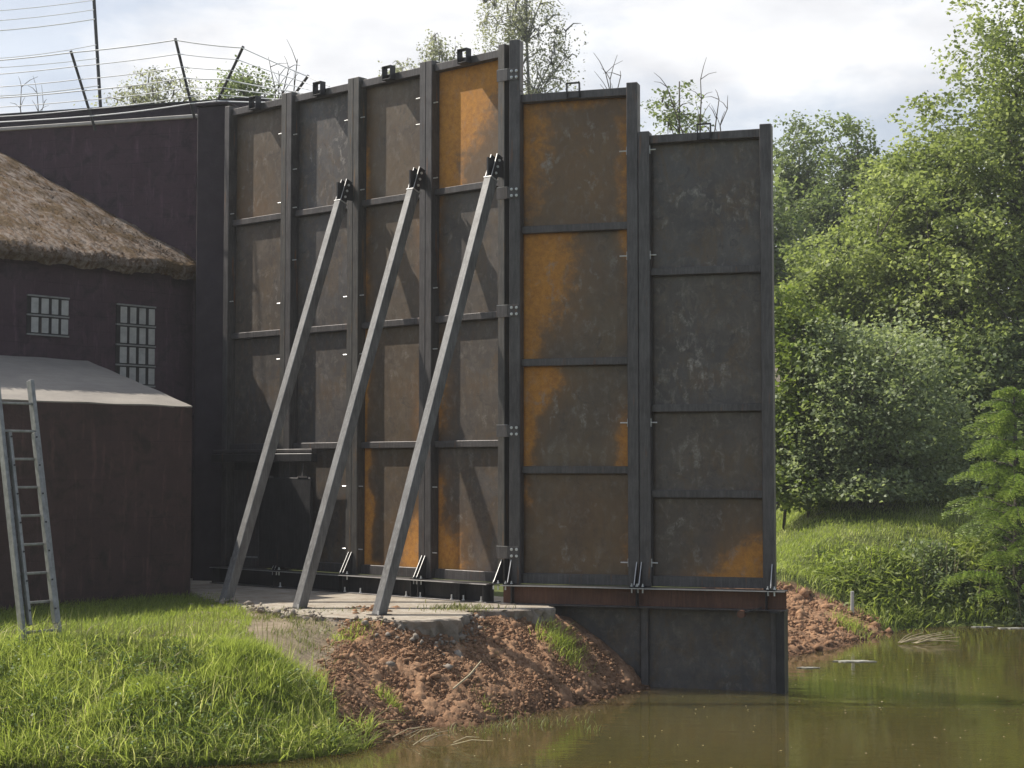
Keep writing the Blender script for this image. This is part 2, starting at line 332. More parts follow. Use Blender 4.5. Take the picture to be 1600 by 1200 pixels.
def mesh_np(name, verts, faces_list, mat, parent=None, attrs=None, smooth=False):
    """faces_list: list of int arrays (n,k)"""
    me = bpy.data.meshes.new(name)
    verts = np.asarray(verts, dtype=np.float32)
    me.vertices.add(len(verts)); me.vertices.foreach_set('co', verts.ravel())
    li = np.concatenate([f.ravel() for f in faces_list]).astype(np.int32)
    tot = np.concatenate([np.full(len(f), f.shape[1]) for f in faces_list]).astype(np.int32)
    st = np.concatenate([[0], np.cumsum(tot)[:-1]]).astype(np.int32)
    me.loops.add(len(li)); me.loops.foreach_set('vertex_index', li)
    me.polygons.add(len(tot)); me.polygons.foreach_set('loop_start', st); me.polygons.foreach_set('loop_total', tot)
    me.update(calc_edges=True)
    for k, a in (attrs or {}).items():
        at = me.attributes.new(k, 'FLOAT', 'POINT'); at.data.foreach_set('value', np.asarray(a, dtype=np.float32))
    if smooth: me.polygons.foreach_set('use_smooth', np.ones(len(tot), dtype=bool))
    me.materials.append(mat)
    o = bpy.data.objects.new(name, me); COL.objects.link(o)
    if parent is not None: o.parent = parent
    return o
_T = np.random.RandomState(3).rand(256, 256)
def vnoise(x, y):
    xi = np.floor(x).astype(int); yi = np.floor(y).astype(int); fx = x - xi; fy = y - yi
    fx = fx * fx * (3 - 2 * fx); fy = fy * fy * (3 - 2 * fy)
    g = lambda a, b: _T[a % 256, b % 256]
    return (g(xi, yi) * (1 - fx) + g(xi + 1, yi) * fx) * (1 - fy) + (g(xi, yi + 1) * (1 - fx) + g(xi + 1, yi + 1) * fx) * fy
def fbm(x, y, o=4, rough=0.5):
    s_ = 0; a = 1; n = 0
    for k in range(o):
        s_ = s_ + a * vnoise(x * 2 ** k + 17.3 * k, y * 2 ** k + 9.1 * k); n += a; a *= rough
    return s_ / n
def sstep(a, b, x):
    t_ = np.clip((x - a) / (b - a), 0, 1); return t_ * t_ * (3 - 2 * t_)
def at(px, py, Y):      # the world point seen at a photo pixel, at ground distance Y
    return Vector(((px - 800) / F * Y, Y, EYE + (HOR - py) / F * Y))

# ------------------------------------------------------------------ ground and pond
SHORE = [(-30, 8), (-16, 12), (-10, 13.6), (-6.5, 14.1), (-4.6, 14.35), (-3.4, 14.3), (-2.3, 14.55), (-1.55, 15.1), (-1.15, 15.9), (-1.02, 16.6), (-0.5, 16.75),
         (0, 17.3), (0.7, 18.2), (1.5, 19.3), (2.4, 20.8), (3.83, 22.6), (4.74, 23.8), (6.1, 26.1), (7.0, 26.9), (8.7, 27.2), (12, 27.4), (20, 26.5), (32, 20),
         (30, 6), (10, 2.6), (-10, 2.6), (-28, 3)]
def shore_sd(x, y):     # > 0 on land
    x = np.asarray(x, float); y = np.asarray(y, float)
    d2 = np.full(x.shape, 1e9); ins = np.zeros(x.shape, bool)
    P = SHORE; n = len(P)
    for i in range(n):
        ax, ay = P[i]; bx, by = P[(i + 1) % n]
        ex, ey = bx - ax, by - ay; wx, wy = x - ax, y - ay
        tt = np.clip((wx * ex + wy * ey) / (ex * ex + ey * ey), 0, 1)
        d2 = np.minimum(d2, (wx - ex * tt) ** 2 + (wy - ey * tt) ** 2)
        c = ((ay <= y) & (by > y)) | ((by <= y) & (ay > y))
        with np.errstate(divide='ignore', invalid='ignore'):
            xi = ax + (y - ay) / (by - ay + 1e-12) * ex
        ins ^= c & (x < xi)
    return np.where(ins, -1, 1) * np.sqrt(d2)
def dirt_mask(x, y):
    a = sstep(-2.05, -1.65, x + 0.35 * (fbm(x * 2, y * 2, 3) - 0.5)) * (1 - sstep(2.2, 3.0, x)) * sstep(15.2, 15.6, y) * (1 - sstep(19.6, 20.4, y - 0.3 * x))
    b = sstep(2.6, 3.0, x) * (1 - sstep(6.0, 6.6, x + 0.3 * (y - 25))) * sstep(20.0, 21, y) * (1 - sstep(25.6, 26.4, y - 0.1 * x))
    return np.maximum(a, b)
def height(x, y):
    x = np.asarray(x, float); y = np.asarray(y, float)
    sd = shore_sd(x, y) + 0.12 * (fbm(x * 1.7, y * 1.7, 3) - 0.5)
    rgt = sstep(3.0, 5.0, x - 0.15 * (y - 22)) * sstep(20, 22, y)
    T = 0.93 + rgt * (0.20 + 0.19 * np.clip(y - 27.3, 0, 4.7) + 0.04 * np.clip(y - 32, 0, 60)) + 0.06 * (fbm(x * 0.8, y * 0.8, 3) - 0.5)
    T = T - 0.07 * sstep(-1.7, -0.9, x) * sstep(15, 16, y) * (1 - sstep(1, 3, x))
    T = T + 0.06 * np.clip(y - 60, 0, 200) ** 0.9 * 0.6
    run = 1.75 + rgt * 0.5
    q = np.clip(sd / run, 0, 1)
    prof = q * (1.55 - 0.55 * q)
    prof = np.where(sd > 0, prof, 0)
    dm = dirt_mask(x, y)
    prof = prof * (1 - dm) + np.clip(sd / (1.2 - 0.25 * sstep(-0.2, 0.6, x) + 1.7 * sstep(2.6, 3.2, x)), 0, 1) ** 0.9 * dm
    h = T * prof
    h = np.where(sd < 0, -np.minimum(1.3, -sd * 0.55), h)
    far = np.where(y > 40, 1, 0)
    return h + (fbm(x * 3, y * 3, 3) - 0.5) * 0.05 * np.where(sd > -0.3, 1, 0)
def sand_mask(x, y):
    s_ = sstep(15.75, 16.25, y + 0.10 * x + 0.35) * sstep(-4.3, -3.4, x) * (1 - sstep(1.0, 1.4, x)) * (1 - sstep(20.5, 21.5, y))
    return np.maximum(s_, sstep(15.45, 15.9, y) * (1 - sstep(15.9, 16.4, y)) * 0.5)
def axis(lo, hi, step, far_lo, far_hi):
    a = list(np.arange(lo, hi, step)); s_ = step; v_ = a[-1]
    while v_ < far_hi: s_ *= 1.18; v_ += s_; a.append(v_)
    s_ = step; v_ = a[0]; pre = []
    while v_ > far_lo: s_ *= 1.18; v_ -= s_; pre.append(v_)
    return np.array(pre[::-1] + a)
gx = axis(-8, 12, 0.09, -900, 900); gy = axis(13, 32, 0.09, -300, 1600)
XX, YY = np.meshgrid(gx, gy)
ZZ = height(XX, YY)
nx, ny = len(gx), len(gy)
idx = np.arange(nx * ny).reshape(ny, nx)
q = np.stack([idx[:-1, :-1], idx[:-1, 1:], idx[1:, 1:], idx[1:, :-1]], -1).reshape(-1, 4)
g = mesh_np('ground', np.stack([XX, YY, ZZ], -1).reshape(-1, 3), [q], M['ground'],
            attrs={'dirt': dirt_mask(XX, YY).ravel(), 'sand': sand_mask(XX, YY).ravel()}, smooth=True)
tag(g, kind='structure')

wx = np.arange(-30, 33, 0.25); wy = np.arange(2, 29, 0.25)
wx = np.concatenate([wx[wx < -3], np.arange(-3, 7, 0.08), wx[wx > 7.1]]); wy = np.concatenate([wy[wy < 14], np.arange(14, 28, 0.08), [28.2, 28.6, 29]])
WX, WY = np.meshgrid(wx, wy); n1_, n2_ = WX.shape
idx = np.arange(WX.size).reshape(n1_, n2_)
q = np.stack([idx[:-1, :-1], idx[:-1, 1:], idx[1:, 1:], idx[1:, :-1]], -1).reshape(-1, 4)
sdw = shore_sd(WX, WY); shore_a = np.clip(1 + sdw / 0.75, 0, 1) ** 1.5 * np.where(WX > -1.6, 1, 0.3) * np.where(WX > 7, 0.3, 1)
w = mesh_np('water', np.stack([WX, WY, np.zeros_like(WX)], -1).reshape(-1, 3), [q], M['water'], attrs={'shore': shore_a.ravel()}, smooth=True)
tag(w, kind='structure')

# fine crumbly relief on the two spoil slopes
def soil_sheet(x0, x1, y0, y1, st):
    X, Y = np.meshgrid(np.arange(x0, x1, st), np.arange(y0, y1, st))
    dm = dirt_mask(X, Y)
    n = (fbm(X * 5, Y * 5, 2) - 0.5) * 0.10 + (np.abs(fbm(X * 14, Y * 14, 3, 0.6) - 0.5)) * -0.13 + (fbm(X * 38, Y * 38, 2) - 0.5) * 0.06
    Z = height(X, Y) + 0.035 + n - (1 - dm) * 0.12
    a, b = X.shape; idx = np.arange(X.size).reshape(a, b)
    q = np.stack([idx[:-1, :-1], idx[:-1, 1:], idx[1:, 1:], idx[1:, :-1]], -1).reshape(-1, 4)
    o = mesh_np('soil_bank', np.stack([X, Y, Z], -1).reshape(-1, 3), [q], M['red_soil'])
    return tag(o, kind='structure')
soil_sheet(-2.2, 2.0, 15.2, 19.6, 0.022)
soil_sheet(2.6, 6.6, 21.0, 26.6, 0.04)

def lumps(name, pts, sizes, mat, label, cat):
    bm = bmesh.new(); bmesh.ops.create_icosphere(bm, subdivisions=1, radius=1.0)
    bv = np.array([v.co[:] for v in bm.verts]); bf = np.array([[v.index for v in f.verts] for f in bm.faces]); bm.free()
    n = len(pts); rs = np.random.RandomState(len(pts))
    sc = rs.uniform(0.6, 1.3, (n, 1, 3)) * np.asarray(sizes).reshape(-1, 1, 1)
    jit = rs.uniform(0.5, 1.35, (n, len(bv), 1))
    V = bv[None] * sc * jit
    a = rs.rand(n) * 6.28; ca, sa = np.cos(a)[:, None], np.sin(a)[:, None]
    Vx = V[..., 0] * ca - V[..., 1] * sa; Vy = V[..., 0] * sa + V[..., 1] * ca
    V = np.stack([Vx, Vy, V[..., 2] * 0.8], -1) + np.asarray(pts)[:, None]
    Fq = (bf[None] + (np.arange(n) * len(bv))[:, None, None]).reshape(-1, 3)
    o = mesh_np(name, V.reshape(-1, 3), [Fq], mat)
    return tag(o, label, cat, kind='stuff')
def scatter(n, x0, x1, y0, y1, f, seed):
    rs = np.random.RandomState(seed); x = rs.uniform(x0, x1, n * 3); y = rs.uniform(y0, y1, n * 3)
    k = rs.rand(n * 3) < f(x, y); x, y = x[k][:n], y[k][:n]
    return x, y
x, y = scatter(34000, -2.1, 1.9, 15.4, 19.5, lambda x, y: dirt_mask(x, y) * (shore_sd(x, y) > -0.12), 11)
sz = np.random.RandomState(5).pareto(3.0, len(x)) * 0.0075 + 0.006; sz = np.clip(sz, 0, 0.042)
sz[:14] = np.random.RandomState(8).uniform(0.04, 0.075, 14)
lumps('soil_clods', np.stack([x, y, height(x, y) + 0.03 + sz * 0.2], -1), sz, M['red_soil'], 'crumbled red soil clods on the near spoil heap beside the slab', 'soil clods')
x, y = scatter(4500, 2.8, 6.5, 21.2, 26.4, lambda x, y: dirt_mask(x, y) * (shore_sd(x, y) > -0.1), 12)
sz = np.clip(np.random.RandomState(6).pareto(3.0, len(x)) * 0.018 + 0.014, 0, 0.09)
lumps('soil_clods', np.stack([x, y, height(x, y) + 0.03], -1), sz, M['red_soil'], 'crumbled red soil clods on the far bank behind the steel wall', 'soil clods')

# concrete slab under the beam and the brace feet
SL = [(-4.9, 22.6), (-4.35, 21.9), (-3.95, 20.75), (-3.55, 20.0), (-3.13, 19.3), (-2.75, 18.75), (-2.32, 18.3), (-1.8, 17.95), (-1.35, 17.8), (-0.95, 17.75), (-0.62, 17.95), (-0.52, 18.35), (-0.5, 18.9),
      (0.0, 19.15), (0.30, 19.15), (0.46, 19.35), (0.5, 20.3), (0, 20.9), (-4.6, 24.8), (-5.2, 24.0)]
def slab():
    pts = []
    for i in range(len(SL)):
        a = Vector(SL[i]); b = Vector(SL[(i + 1) % len(SL)]); n = max(1, int((b - a).length / 0.06))
        for k in range(n):
            p = a.lerp(b, k / n); j = 0.07 * mn.noise(Vector((p.x * 4, p.y * 4, 0))) + 0.03 * mn.noise(Vector((p.x * 17, p.y * 17, 3)))
            d = Vector((b - a)).normalized(); pts.append((p.x + d.y * j * 1.3, p.y - d.x * j * 1.3))
    mb = MB(); n = len(pts); levels = [(0.972, 0.0), (0.955, 0.02), (0.88, 0.01), (0.78, -0.03), (0.66, -0.06), (0.45, -0.1)]
    cx = sum(p[0] for p in pts) / n; cy = sum(p[1] for p in pts) / n
    for li, (z, off) in enumerate(levels):
        for (px_, py_) in pts:
            d = Vector((px_ - cx, py_ - cy)).normalized(); jj = 0 if li == 0 else 0.07 * mn.noise(Vector((px_ * 9, py_ * 9, z * 14))) + 0.05 * mn.noise(Vector((px_ * 24, py_ * 24, z * 30)))
            mb.v.append((px_ + d.x * (off + jj), py_ + d.y * (off + jj), z))
    mb.f.append(list(range(n)))
    for li in range(len(levels) - 1):
        for k in range(n):
            k2 = (k + 1) % n; mb.f.append([li * n + k, (li + 1) * n + k, (li + 1) * n + k2, li * n + k2])
    o = mb.build('concrete_slab', M['concrete'])
    o.data.materials.append(M['rubble'])
    for p_ in o.data.polygons[1:]: p_.material_index = 1
    tag(o, 'sandy concrete slab with broken front edge under the braces and steel beam', 'concrete slab')
slab()
pts = []; rs = np.random.RandomState(2)
for i in range(3, 12):
    a = np.array(SL[i]); b = np.array(SL[i + 1])
    for k in range(34):
        p = a + (b - a) * rs.rand(); d = rs.exponential(0.09)
        dd = b - a; nrm = np.array([dd[1], -dd[0]]) / np.linalg.norm(dd)
        p = p + nrm * (d + 0.02); pts.append((p[0], p[1], max(float(height(p[0], p[1])), 0.3) + 0.03 + rs.rand() * 0.10 * math.exp(-d * 8)))
lumps('concrete_rubble', pts, np.clip(rs.pareto(2.6, len(pts)) * 0.014 + 0.010, 0, 0.055), M['rubble'], 'grey broken concrete rubble along the front edge of the slab', 'rubble')

# ------------------------------------------------------------------ steel wall
A1 = R(-40.4); A2 = R(-17.0)
r1 = Vector((math.cos(A1), math.sin(A1), 0)); n1 = Vector((math.sin(A1), -math.cos(A1), 0))
r2 = Vector((math.cos(A2), math.sin(A2), 0)); n2 = Vector((math.sin(A2), -math.cos(A2), 0))
J1 = Vector((-0.096, 20.0, 0)); J2 = Vector((-0.032, 19.95, 0))
ZB = 1.212

def blob(u, v, b):      # b = (cu, cv, ru, rv, amount)
    d = ((u - b[0]) / b[2]) ** 2 + ((v - b[1]) / b[3]) ** 2
    return b[4] * np.exp(-d)
def plate(parent, x0, x1, z0, z1, yb, tone, rust, scuff, seed):
    nu = 26; nv = max(14, int((z1 - z0) / 0.05))
    U, V = np.meshgrid(np.linspace(0, 1, nu), np.linspace(0, 1, nv))
    X = x0 + U * (x1 - x0); Z = z0 + V * (z1 - z0)
    rs = np.random.RandomState(seed); ox, oy = rs.rand(2) * 90
    warp = (fbm(X * 2.2 + ox, Z * 2.2 + oy, 3) - 0.5) * 0.22
    ru = np.zeros_like(U)
    for b in rust: ru = np.maximum(ru, blob(U + warp, V + warp * 0.7, b))
    sc = np.clip((fbm(X * 3.2 + oy, Z * 3.2 + ox, 3) - 0.42) * 3.0, 0, 1) * scuff
    sc *= np.exp(-(((U - 0.5) / 0.45) ** 4 + ((V - 0.42) / 0.48) ** 4))
    to = np.clip(tone + (fbm(X * 1.2 + oy, Z * 1.2 + oy, 3) - 0.5) * 0.5, 0, 1)
    bow = 0.006 * np.sin(U * math.pi) * np.sin(V * math.pi) * (rs.rand() - 0.3) * 2
    P = np.stack([X, yb + bow, Z], -1).reshape(-1, 3)
    idx = np.arange(nu * nv).reshape(nv, nu)
    qf = np.stack([idx[:-1, :-1], idx[:-1, 1:], idx[1:, 1:], idx[1:, :-1]], -1).reshape(-1, 4)
    Pb = P + np.array([0, 0.008, 0]); N = len(P)
    ring = np.concatenate([idx[0, :], idx[1:, -1], idx[-1, -2::-1], idx[-2:0:-1, 0]])
    r2_ = np.roll(ring, -1)
    side = np.stack([ring, ring + N, r2_ + N, r2_], -1)
    at_ = lambda a: np.concatenate([a.ravel(), a.ravel()])
    return mesh_np('plate', np.concatenate([P, Pb]), [qf, qf[:, ::-1] + N, side], M['plate'], parent,
                   attrs={'rust': at_(ru), 'scuff': at_(sc), 'tone': at_(to)})

def bolt_mb(mb, x, z, y, r=0.014, L=0.03):
    mb.tube([(x, y, z), (x, y - 0.006, z)], r * 1.5, 10).tube([(x, y - 0.006, z), (x, y - L, z)], r, 6)

def panel(J, ang, rdir, s0, W, top, rails, stile, cells, label, last_rail=0.13, lower=True, lug_style='flat', rusty_stiles=(0, 0), bolts_l=(), bolts_r=(), stile_top=0.045, hatch=False, tbolt=True, rh=0.085):
    """panel from s0 to s0+W measured to the right of J; front of stiles at local y = 0"""
    loc = J + rdir * s0; root = empty('wall_panel', (loc.x, loc.y, ZB), ang)
    tag(root, label, 'steel wall panel', 'steel panels of the wall')
    D = 0.17; T = top - ZB; yb = 0.150
    for k, xs in enumerate((0.0015, W - stile)):
        mb = MB()
        # hollow section with folded lip along the outer side
        mb.box(xs, xs + stile - 0.0015, 0, D, 0.002, T + stile_top)
        o = mb.build('stile', M['steel_rusty'] if rusty_stiles[k] else M['steel'], root, bevel=0.006)
    x0, x1 = stile, W - stile
    MB().box(x0, x1, 0.05, D - 0.01, T - 0.10, T).build('top_rail', M['steel'], root, bevel=0.005)
    MB().box(x0, x1, 0.075, yb - 0.002, 0.002, last_rail).build('bottom_rail', M['steel'], root, bevel=0.005)
    zs = [r - ZB for r in rails]
    for z in zs:
        MB().box(x0, x1, 0.07, yb - 0.002, z - rh, z).build('rail', M['steel'], root, bevel=0.005)
    edges = [T - 0.10] + [v for z in zs for v in (z, z - rh)] + [last_rail]
    for i in range(len(edges) // 2):
        zt, zb = edges[2 * i], edges[2 * i + 1]
        tone, rust, scuff = cells[i]
        if hatch and i == len(edges) // 2 - 1: continue
        plate(root, x0 - 0.02, x1 + 0.02, zb - 0.05, zt + 0.02, yb, tone, rust, scuff, abs(int(s0 * 100)) * 7 + i + 900)
    # lifting lug: bent flat bar hoop welded to the front of the top rail
    lw, lh, ld, th = (0.165, 0.19, 0.10, 0.014) if lug_style == 'deep' else (0.175, 0.20, 0.05, 0.014)
    lx = W / 2 - lw / 2; lz = T - 0.10
    m = MB(); yf = 0.048
    m.box(lx, lx + th, yf - ld, yf, lz, lz + lh); m.box(lx + lw - th, lx + lw, yf - ld, yf, lz, lz + lh)
    m.box(lx + th, lx + lw - th, yf - ld, yf, lz + lh - th, lz + lh); m.box(lx + th, lx + lw - th, yf - ld, yf, lz, lz + th)
    m.build('lifting_lug', M['dark_steel'], root, bevel=0.003)
    # gusset plates at the foot of each stile
    for xg in ((0.02, W - 0.035) if not hatch else (W - 0.035,)):
        m = MB(); m.prism([(-0.002, 0.012), (-0.17, 0.012), (-0.17, 0.03), (-0.014, 0.30), (-0.002, 0.30)], 'x', xg, xg + 0.012)
        m.build('gusset', M['dark_steel'], root)
        m = MB(); m.prism([(-0.1715, 0.031), (-0.0155, 0.301), (-0.0125, 0.301), (-0.1685, 0.031)], 'x', xg + 0.001, xg + 0.011)
        m.build('gusset_edge', M['edge'], root)
        m = MB(); m.box(xg - 0.05, xg + 0.06, -0.185, -0.004, 0.0015, 0.011); m.build('foot_plate', M['dark_steel'], root)
        for dx in (-0.03, 0.045):
            b = MB(); b.tube([(xg + dx, -0.13, 0.011), (xg + dx, -0.13, 0.024)], 0.017, 6).tube([(xg + dx, -0.13, 0.024), (xg + dx, -0.13, 0.046)], 0.009, 6)
            b.tube([(xg + dx, -0.13, -0.065), (xg + dx, -0.13, -0.018)], 0.010, 6)
            b.build('bolt', M['zinc'], root)
    # T-shaped clamp bolts through the stile sides
    for side, lst in ((0, bolts_l), (1, bolts_r)):
        for zz in lst:
            z = zz - ZB; b = MB()
            if side == 0: b.box(stile, stile + 0.006, 0.015, 0.055, z - 0.05, z + 0.05) if tbolt else None; b.tube([(stile + 0.001, 0.04, z), (stile + 0.075, 0.04, z)], 0.008, 6)
            else: b.box(W - stile - 0.006, W - stile, 0.015, 0.055, z - 0.05, z + 0.05) if tbolt else None; b.tube([(W - stile - 0.10, 0.04, z), (W - stile - 0.001, 0.04, z)], 0.008, 6)
            b.build('clamp_bolt', M['zinc'], root)
    return root

R1 = [6.31, 4.63, 3.00]
PW = 1.372
B1 = [7.45, 6.45, 5.0, 4.2, 2.4, 1.55]
O = lambda *a: a
# first panel (beside the building) ... fourth panel (beside the corner)
p1 = panel(J1, A1, r1, -4 * PW, PW, 7.97, R1, 0.11,
      [(0.75, [O(0.1, 0.1, 0.5, 0.3, 0.28)], 0.5), (0.45, [], 0.5), (0.3, [], 0.3), (0.3, [], 0)],
      'dark brown steel panel of the long wall run, next to the building, with a hatch opening below', bolts_r=B1, bolts_l=[6.4, 5.1], rusty_stiles=(0, 1), hatch=True, lug_style='deep', tbolt=False)
# hatch opening of the first panel: post, dark lining and grey inspection hatch
MB().box(0.112, PW - 0.112, 0.152, 0.160, 0.14, 1.70).build('back_lining', M['dark_steel'], p1)
hb = MB().box(0.16, 0.74, 0.10, 0.148, 0.10, 1.40).build('hatch', M['steel'], p1, bevel=0.006)
MB().box(0.16, 0.72, 0.085, 0.0985, 0.14, 0.16).build('ledge', M['edge'], hb)
panel(J1, A1, r1, -3 * PW, PW, 7.97, R1, 0.11,
      [(0.03, [], 1.3), (0.10, [], 0.5), (0.10, [], 0.3), (0.2, [], 0.2)],
      'blue grey steel panel with a chalky smudge near the top, behind the brace nearest the building', bolts_r=B1, bolts_l=[7.4, 6.9, 6.35, 5.6], rusty_stiles=(0, 1), lug_style='deep', tbolt=False)
panel(J1, A1, r1, -2 * PW, PW, 7.97, R1, 0.11,
      [(0.85, [O(0.0, 0.2, 0.16, 0.6, 0.75)], 0.1), (0.6, [O(0, 0.5, 0.10, 0.6, 0.55), O(0.95, 0.5, 0.12, 0.5, 0.5)], 0.3), (0.75, [O(0, 0.5, 0.13, 0.8, 0.8), O(0.9, 0.3, 0.1, 0.3, 0.4)], 0.3),
       (0.75, [O(0, 0.4, 0.16, 0.9, 1.1), O(1, 0.05, 0.42, 0.42, 1.2), O(0.1, 0.0, 0.4, 0.10, 0.9)], 0.2)],
      'olive brown steel panel with an orange left margin and orange lower corner, behind the middle brace', bolts_l=B1, bolts_r=[7.55, 7.2], rusty_stiles=(1, 0), lug_style='deep', tbolt=False)
panel(J1, A1, r1, -1 * PW, PW, 7.97, R1, 0.11,
      [(0.8, [O(0.0, 0.8, 0.85, 0.6, 1.15), O(0.6, 1.0, 0.7, 0.35, 1.0), O(0, 0.2, 0.42, 0.4, 1.1)], 0.0), (0.25, [O(0, 0.6, 0.09, 0.6, 0.55)], 0.4), (0.35, [O(0.0, 0.4, 0.22, 0.5, 0.6)], 0.5),
       (0.25, [O(0.05, 0.0, 0.42, 0.45, 1.0), O(0, 0.55, 0.18, 0.35, 0.75)], 0.6)],
      'steel panel with a bright orange rusted top cell, tallest beside the corner post', bolts_l=B1, rusty_stiles=(0, 1), lug_style='deep', tbolt=False)
B2 = [6.55, 5.25, 3.2, 1.50]
panel(J2, A2, r2, 0.0, 1.646, 7.35, [5.68, 4.01, 2.67], 0.14,
      [(0.95, [O(0.0, 0.7, 0.40, 0.9, 0.60), O(0.5, 1.0, 0.9, 0.16, 0.5), O(1, 0.5, 0.16, 0.9, 0.6), O(0.5, 0.5, 1.2, 1.2, 0.27)], 0.8), (0.75, [O(0.0, 0.7, 0.48, 0.50, 1.15), O(0.0, 0.1, 0.28, 0.5, 0.85), O(1.0, 0.8, 0.15, 0.5, 0.85)], 0.6),
       (0.8, [O(0.0, 0.85, 0.32, 0.4, 1.1), O(0, 0.3, 0.16, 0.8, 0.9), O(1, 0.2, 0.14, 0.5, 0.8)], 0.7), (0.85, [O(0.02, 0.8, 0.1, 0.3, 0.5), O(1, 0.5, 0.12, 0.5, 0.5), O(0.5, 0.4, 1.0, 1.0, 0.16)], 0.8)],
      'brown steel panel with orange patches down its left side, right of the corner', bolts_r=B2, rh=0.09)
panel(J2, A2, r2, 1.65, 1.63, 6.73, [5.09, 3.42, 2.38], 0.14,
      [(0.12, [], 0.9), (0.20, [], 0.8), (0.35, [O(1, 0.0, 0.1, 0.1, 0.5)], 0.8), (0.55, [O(1.0, 0.12, 0.38, 0.42, 1.1), O(0.75, 0.0, 0.45, 0.16, 0.9)], 0.6)],
      'lowest grey steel panel at the water end, orange only in its lower right corner', bolts_l=B2, rh=0.09)

# taller corner column and the bent strap plates
cc = empty('corner_column', tuple(J2 + Vector((0, 0, ZB))), A2)
tag(cc, 'tall dark steel corner column with pairs of bolted strap plates', 'corner column')
MB().box(0.0, 0.136, -0.012, -0.002, 0.002, 6.83).box(0.0, 0.136, -0.002, 0.16, 6.188, 6.83).build('column_face', M['steel'], cc, bevel=0.004)
MB().box(-0.15, -0.004, 0.125, 0.18, 0.002, 6.80).build('gap_shade_plate', M['dark_steel'], cc)  # dark sheet put into the corner gap to stand for its shade
for z in (7.60, 6.10, 4.61, 3.11, 1.60):
    zz = z - ZB
    m = MB(); m.box(-0.02, 0.125, -0.026, -0.014, zz - 0.075, zz + 0.075)
    a = Matrix.Rotation(A1 - A2, 3, 'Z')
    b0 = Vector((-0.02, -0.020, 0)); b1 = b0 + (a @ Vector((-1, 0, 0))) * 0.17
    m.bar((b0.x, b0.y, zz), (b1.x, b1.y - 0.02, zz), 0.012, 0.15)
    st = m.build('strap_plate', M['steel'], cc, bevel=0.002)
    MB().bar((b0.x, b0.y, zz + 0.0765), (b1.x, b1.y - 0.02, zz + 0.0765), 0.013, 0.004).build('pale_edge', M['edge'], st)
    for dx in (0.035, 0.10):
        for dz in (-0.04, 0.04):
            b = MB(); bolt_mb(b, dx, zz + dz, -0.026, 0.012, 0.028); b.build('bolt', M['zinc'], st)

# base beam, two lengths
def ibeam(J, ang, rdir, s0, s1, label, web, stiff, endcap=False):
    loc = J + rdir * s0; L = s1 - s0
    root = empty('base_beam', (loc.x, loc.y, 0.95), ang); tag(root, label, 'steel beam')
    MB().box(0, L, -0.19, 0.09, 0.247, 0.259).build('top_flange', M['steel'], root, bevel=0.003)
    MB().box(0, L, -0.19, 0.09, 0.023, 0.035).build('bottom_flange', M['steel'], root, bevel=0.003)
    MB().box(0, L, -0.058, -0.046, 0.036, 0.246).build('web', web, root)
    MB().box(0, L, -0.1925, -0.1903, 0.249, 0.257).build('pale_edge', M['edge'], root)  # pale strip painting the sunlit white line along the flange
    for s_ in stiff:
        MB().box(s_, s_ + 0.012, -0.183, -0.0585, 0.036, 0.246).build('stiffener', M['dark_steel'], root)
    return root
b1 = ibeam(J1, A1, r1, -5.5, -0.13, 'dark steel base beam under the long wall run, bolted to the slab', M['dark_steel'], [0.05, 1.38, 2.70, 2.78, 3.6, 4.05, 4.18, 4.9, 5.3])
for s_ in (1.5, 2.8, 3.1, 3.95, 4.2, 4.75, 4.95, 5.25):
    b = MB(); b.tube([(s_, -0.15, 0.036), (s_, -0.15, 0.05)], 0.02, 6).tube([(s_, -0.15, 0.05), (s_, -0.15, 0.10)], 0.010, 6); b.build('anchor_bolt', M['zinc'], b1)
b2 = ibeam(J2, A2, r2, -0.06, 3.42, 'red rusted steel base beam overhanging the pond', M['beam_rust'], [0.13, 1.70, 3.25])
m = MB(); m.tube([(2.98, -0.30, -0.01), (2.98, -0.10, -0.01)], 0.045, 14); m.build('pipe_stub', M['beam_rust'], b2)
m = MB(); m.bar((3.02, -0.26, 0.01), (3.22, -0.24, 0.07), 0.02, 0.015); m.build('hook_bar', M['dark_steel'], b2)
MB().box(3.30, 3.42, -0.20, 0.095, 0.0, 0.0215).build('end_plate', M['dark_steel'], b2)

# dark sheets below the beam, standing in the water
for (s0, s1, lab) in ((0.36, 1.655, 'dark grey lower steel sheet running into the soil under the beam'), (1.66, 3.39, 'dark grey lower steel sheet standing in the pond at the wall end')):
    loc = J2 + r2 * s0; L = s1 - s0
    root = empty('lower_sheet', (loc.x, loc.y, -0.9), A2); tag(root, lab, 'steel sheet')
    p = plate(root, 0.0, L, 0.0, 1.868, 0.10, 0.05, [], 0.3, int(s0 * 50))
    MB().box(-0.003 if s0 > 1 else 0.0, 0.085, 0.02, 0.098, 0.0, 1.868).build('upright', M['steel'], root, bevel=0.004)
    if s0 > 1:
        MB().box(L - 0.17, L - 0.10, 0.02, 0.098, 0.0, 1.868).build('upright', M['steel'], root, bevel=0.004)
        MB().box(L - 0.098, L, -0.04, 0.30, 0.0, 1.868).build('end_upright', M['dark_steel'], root, bevel=0.004)

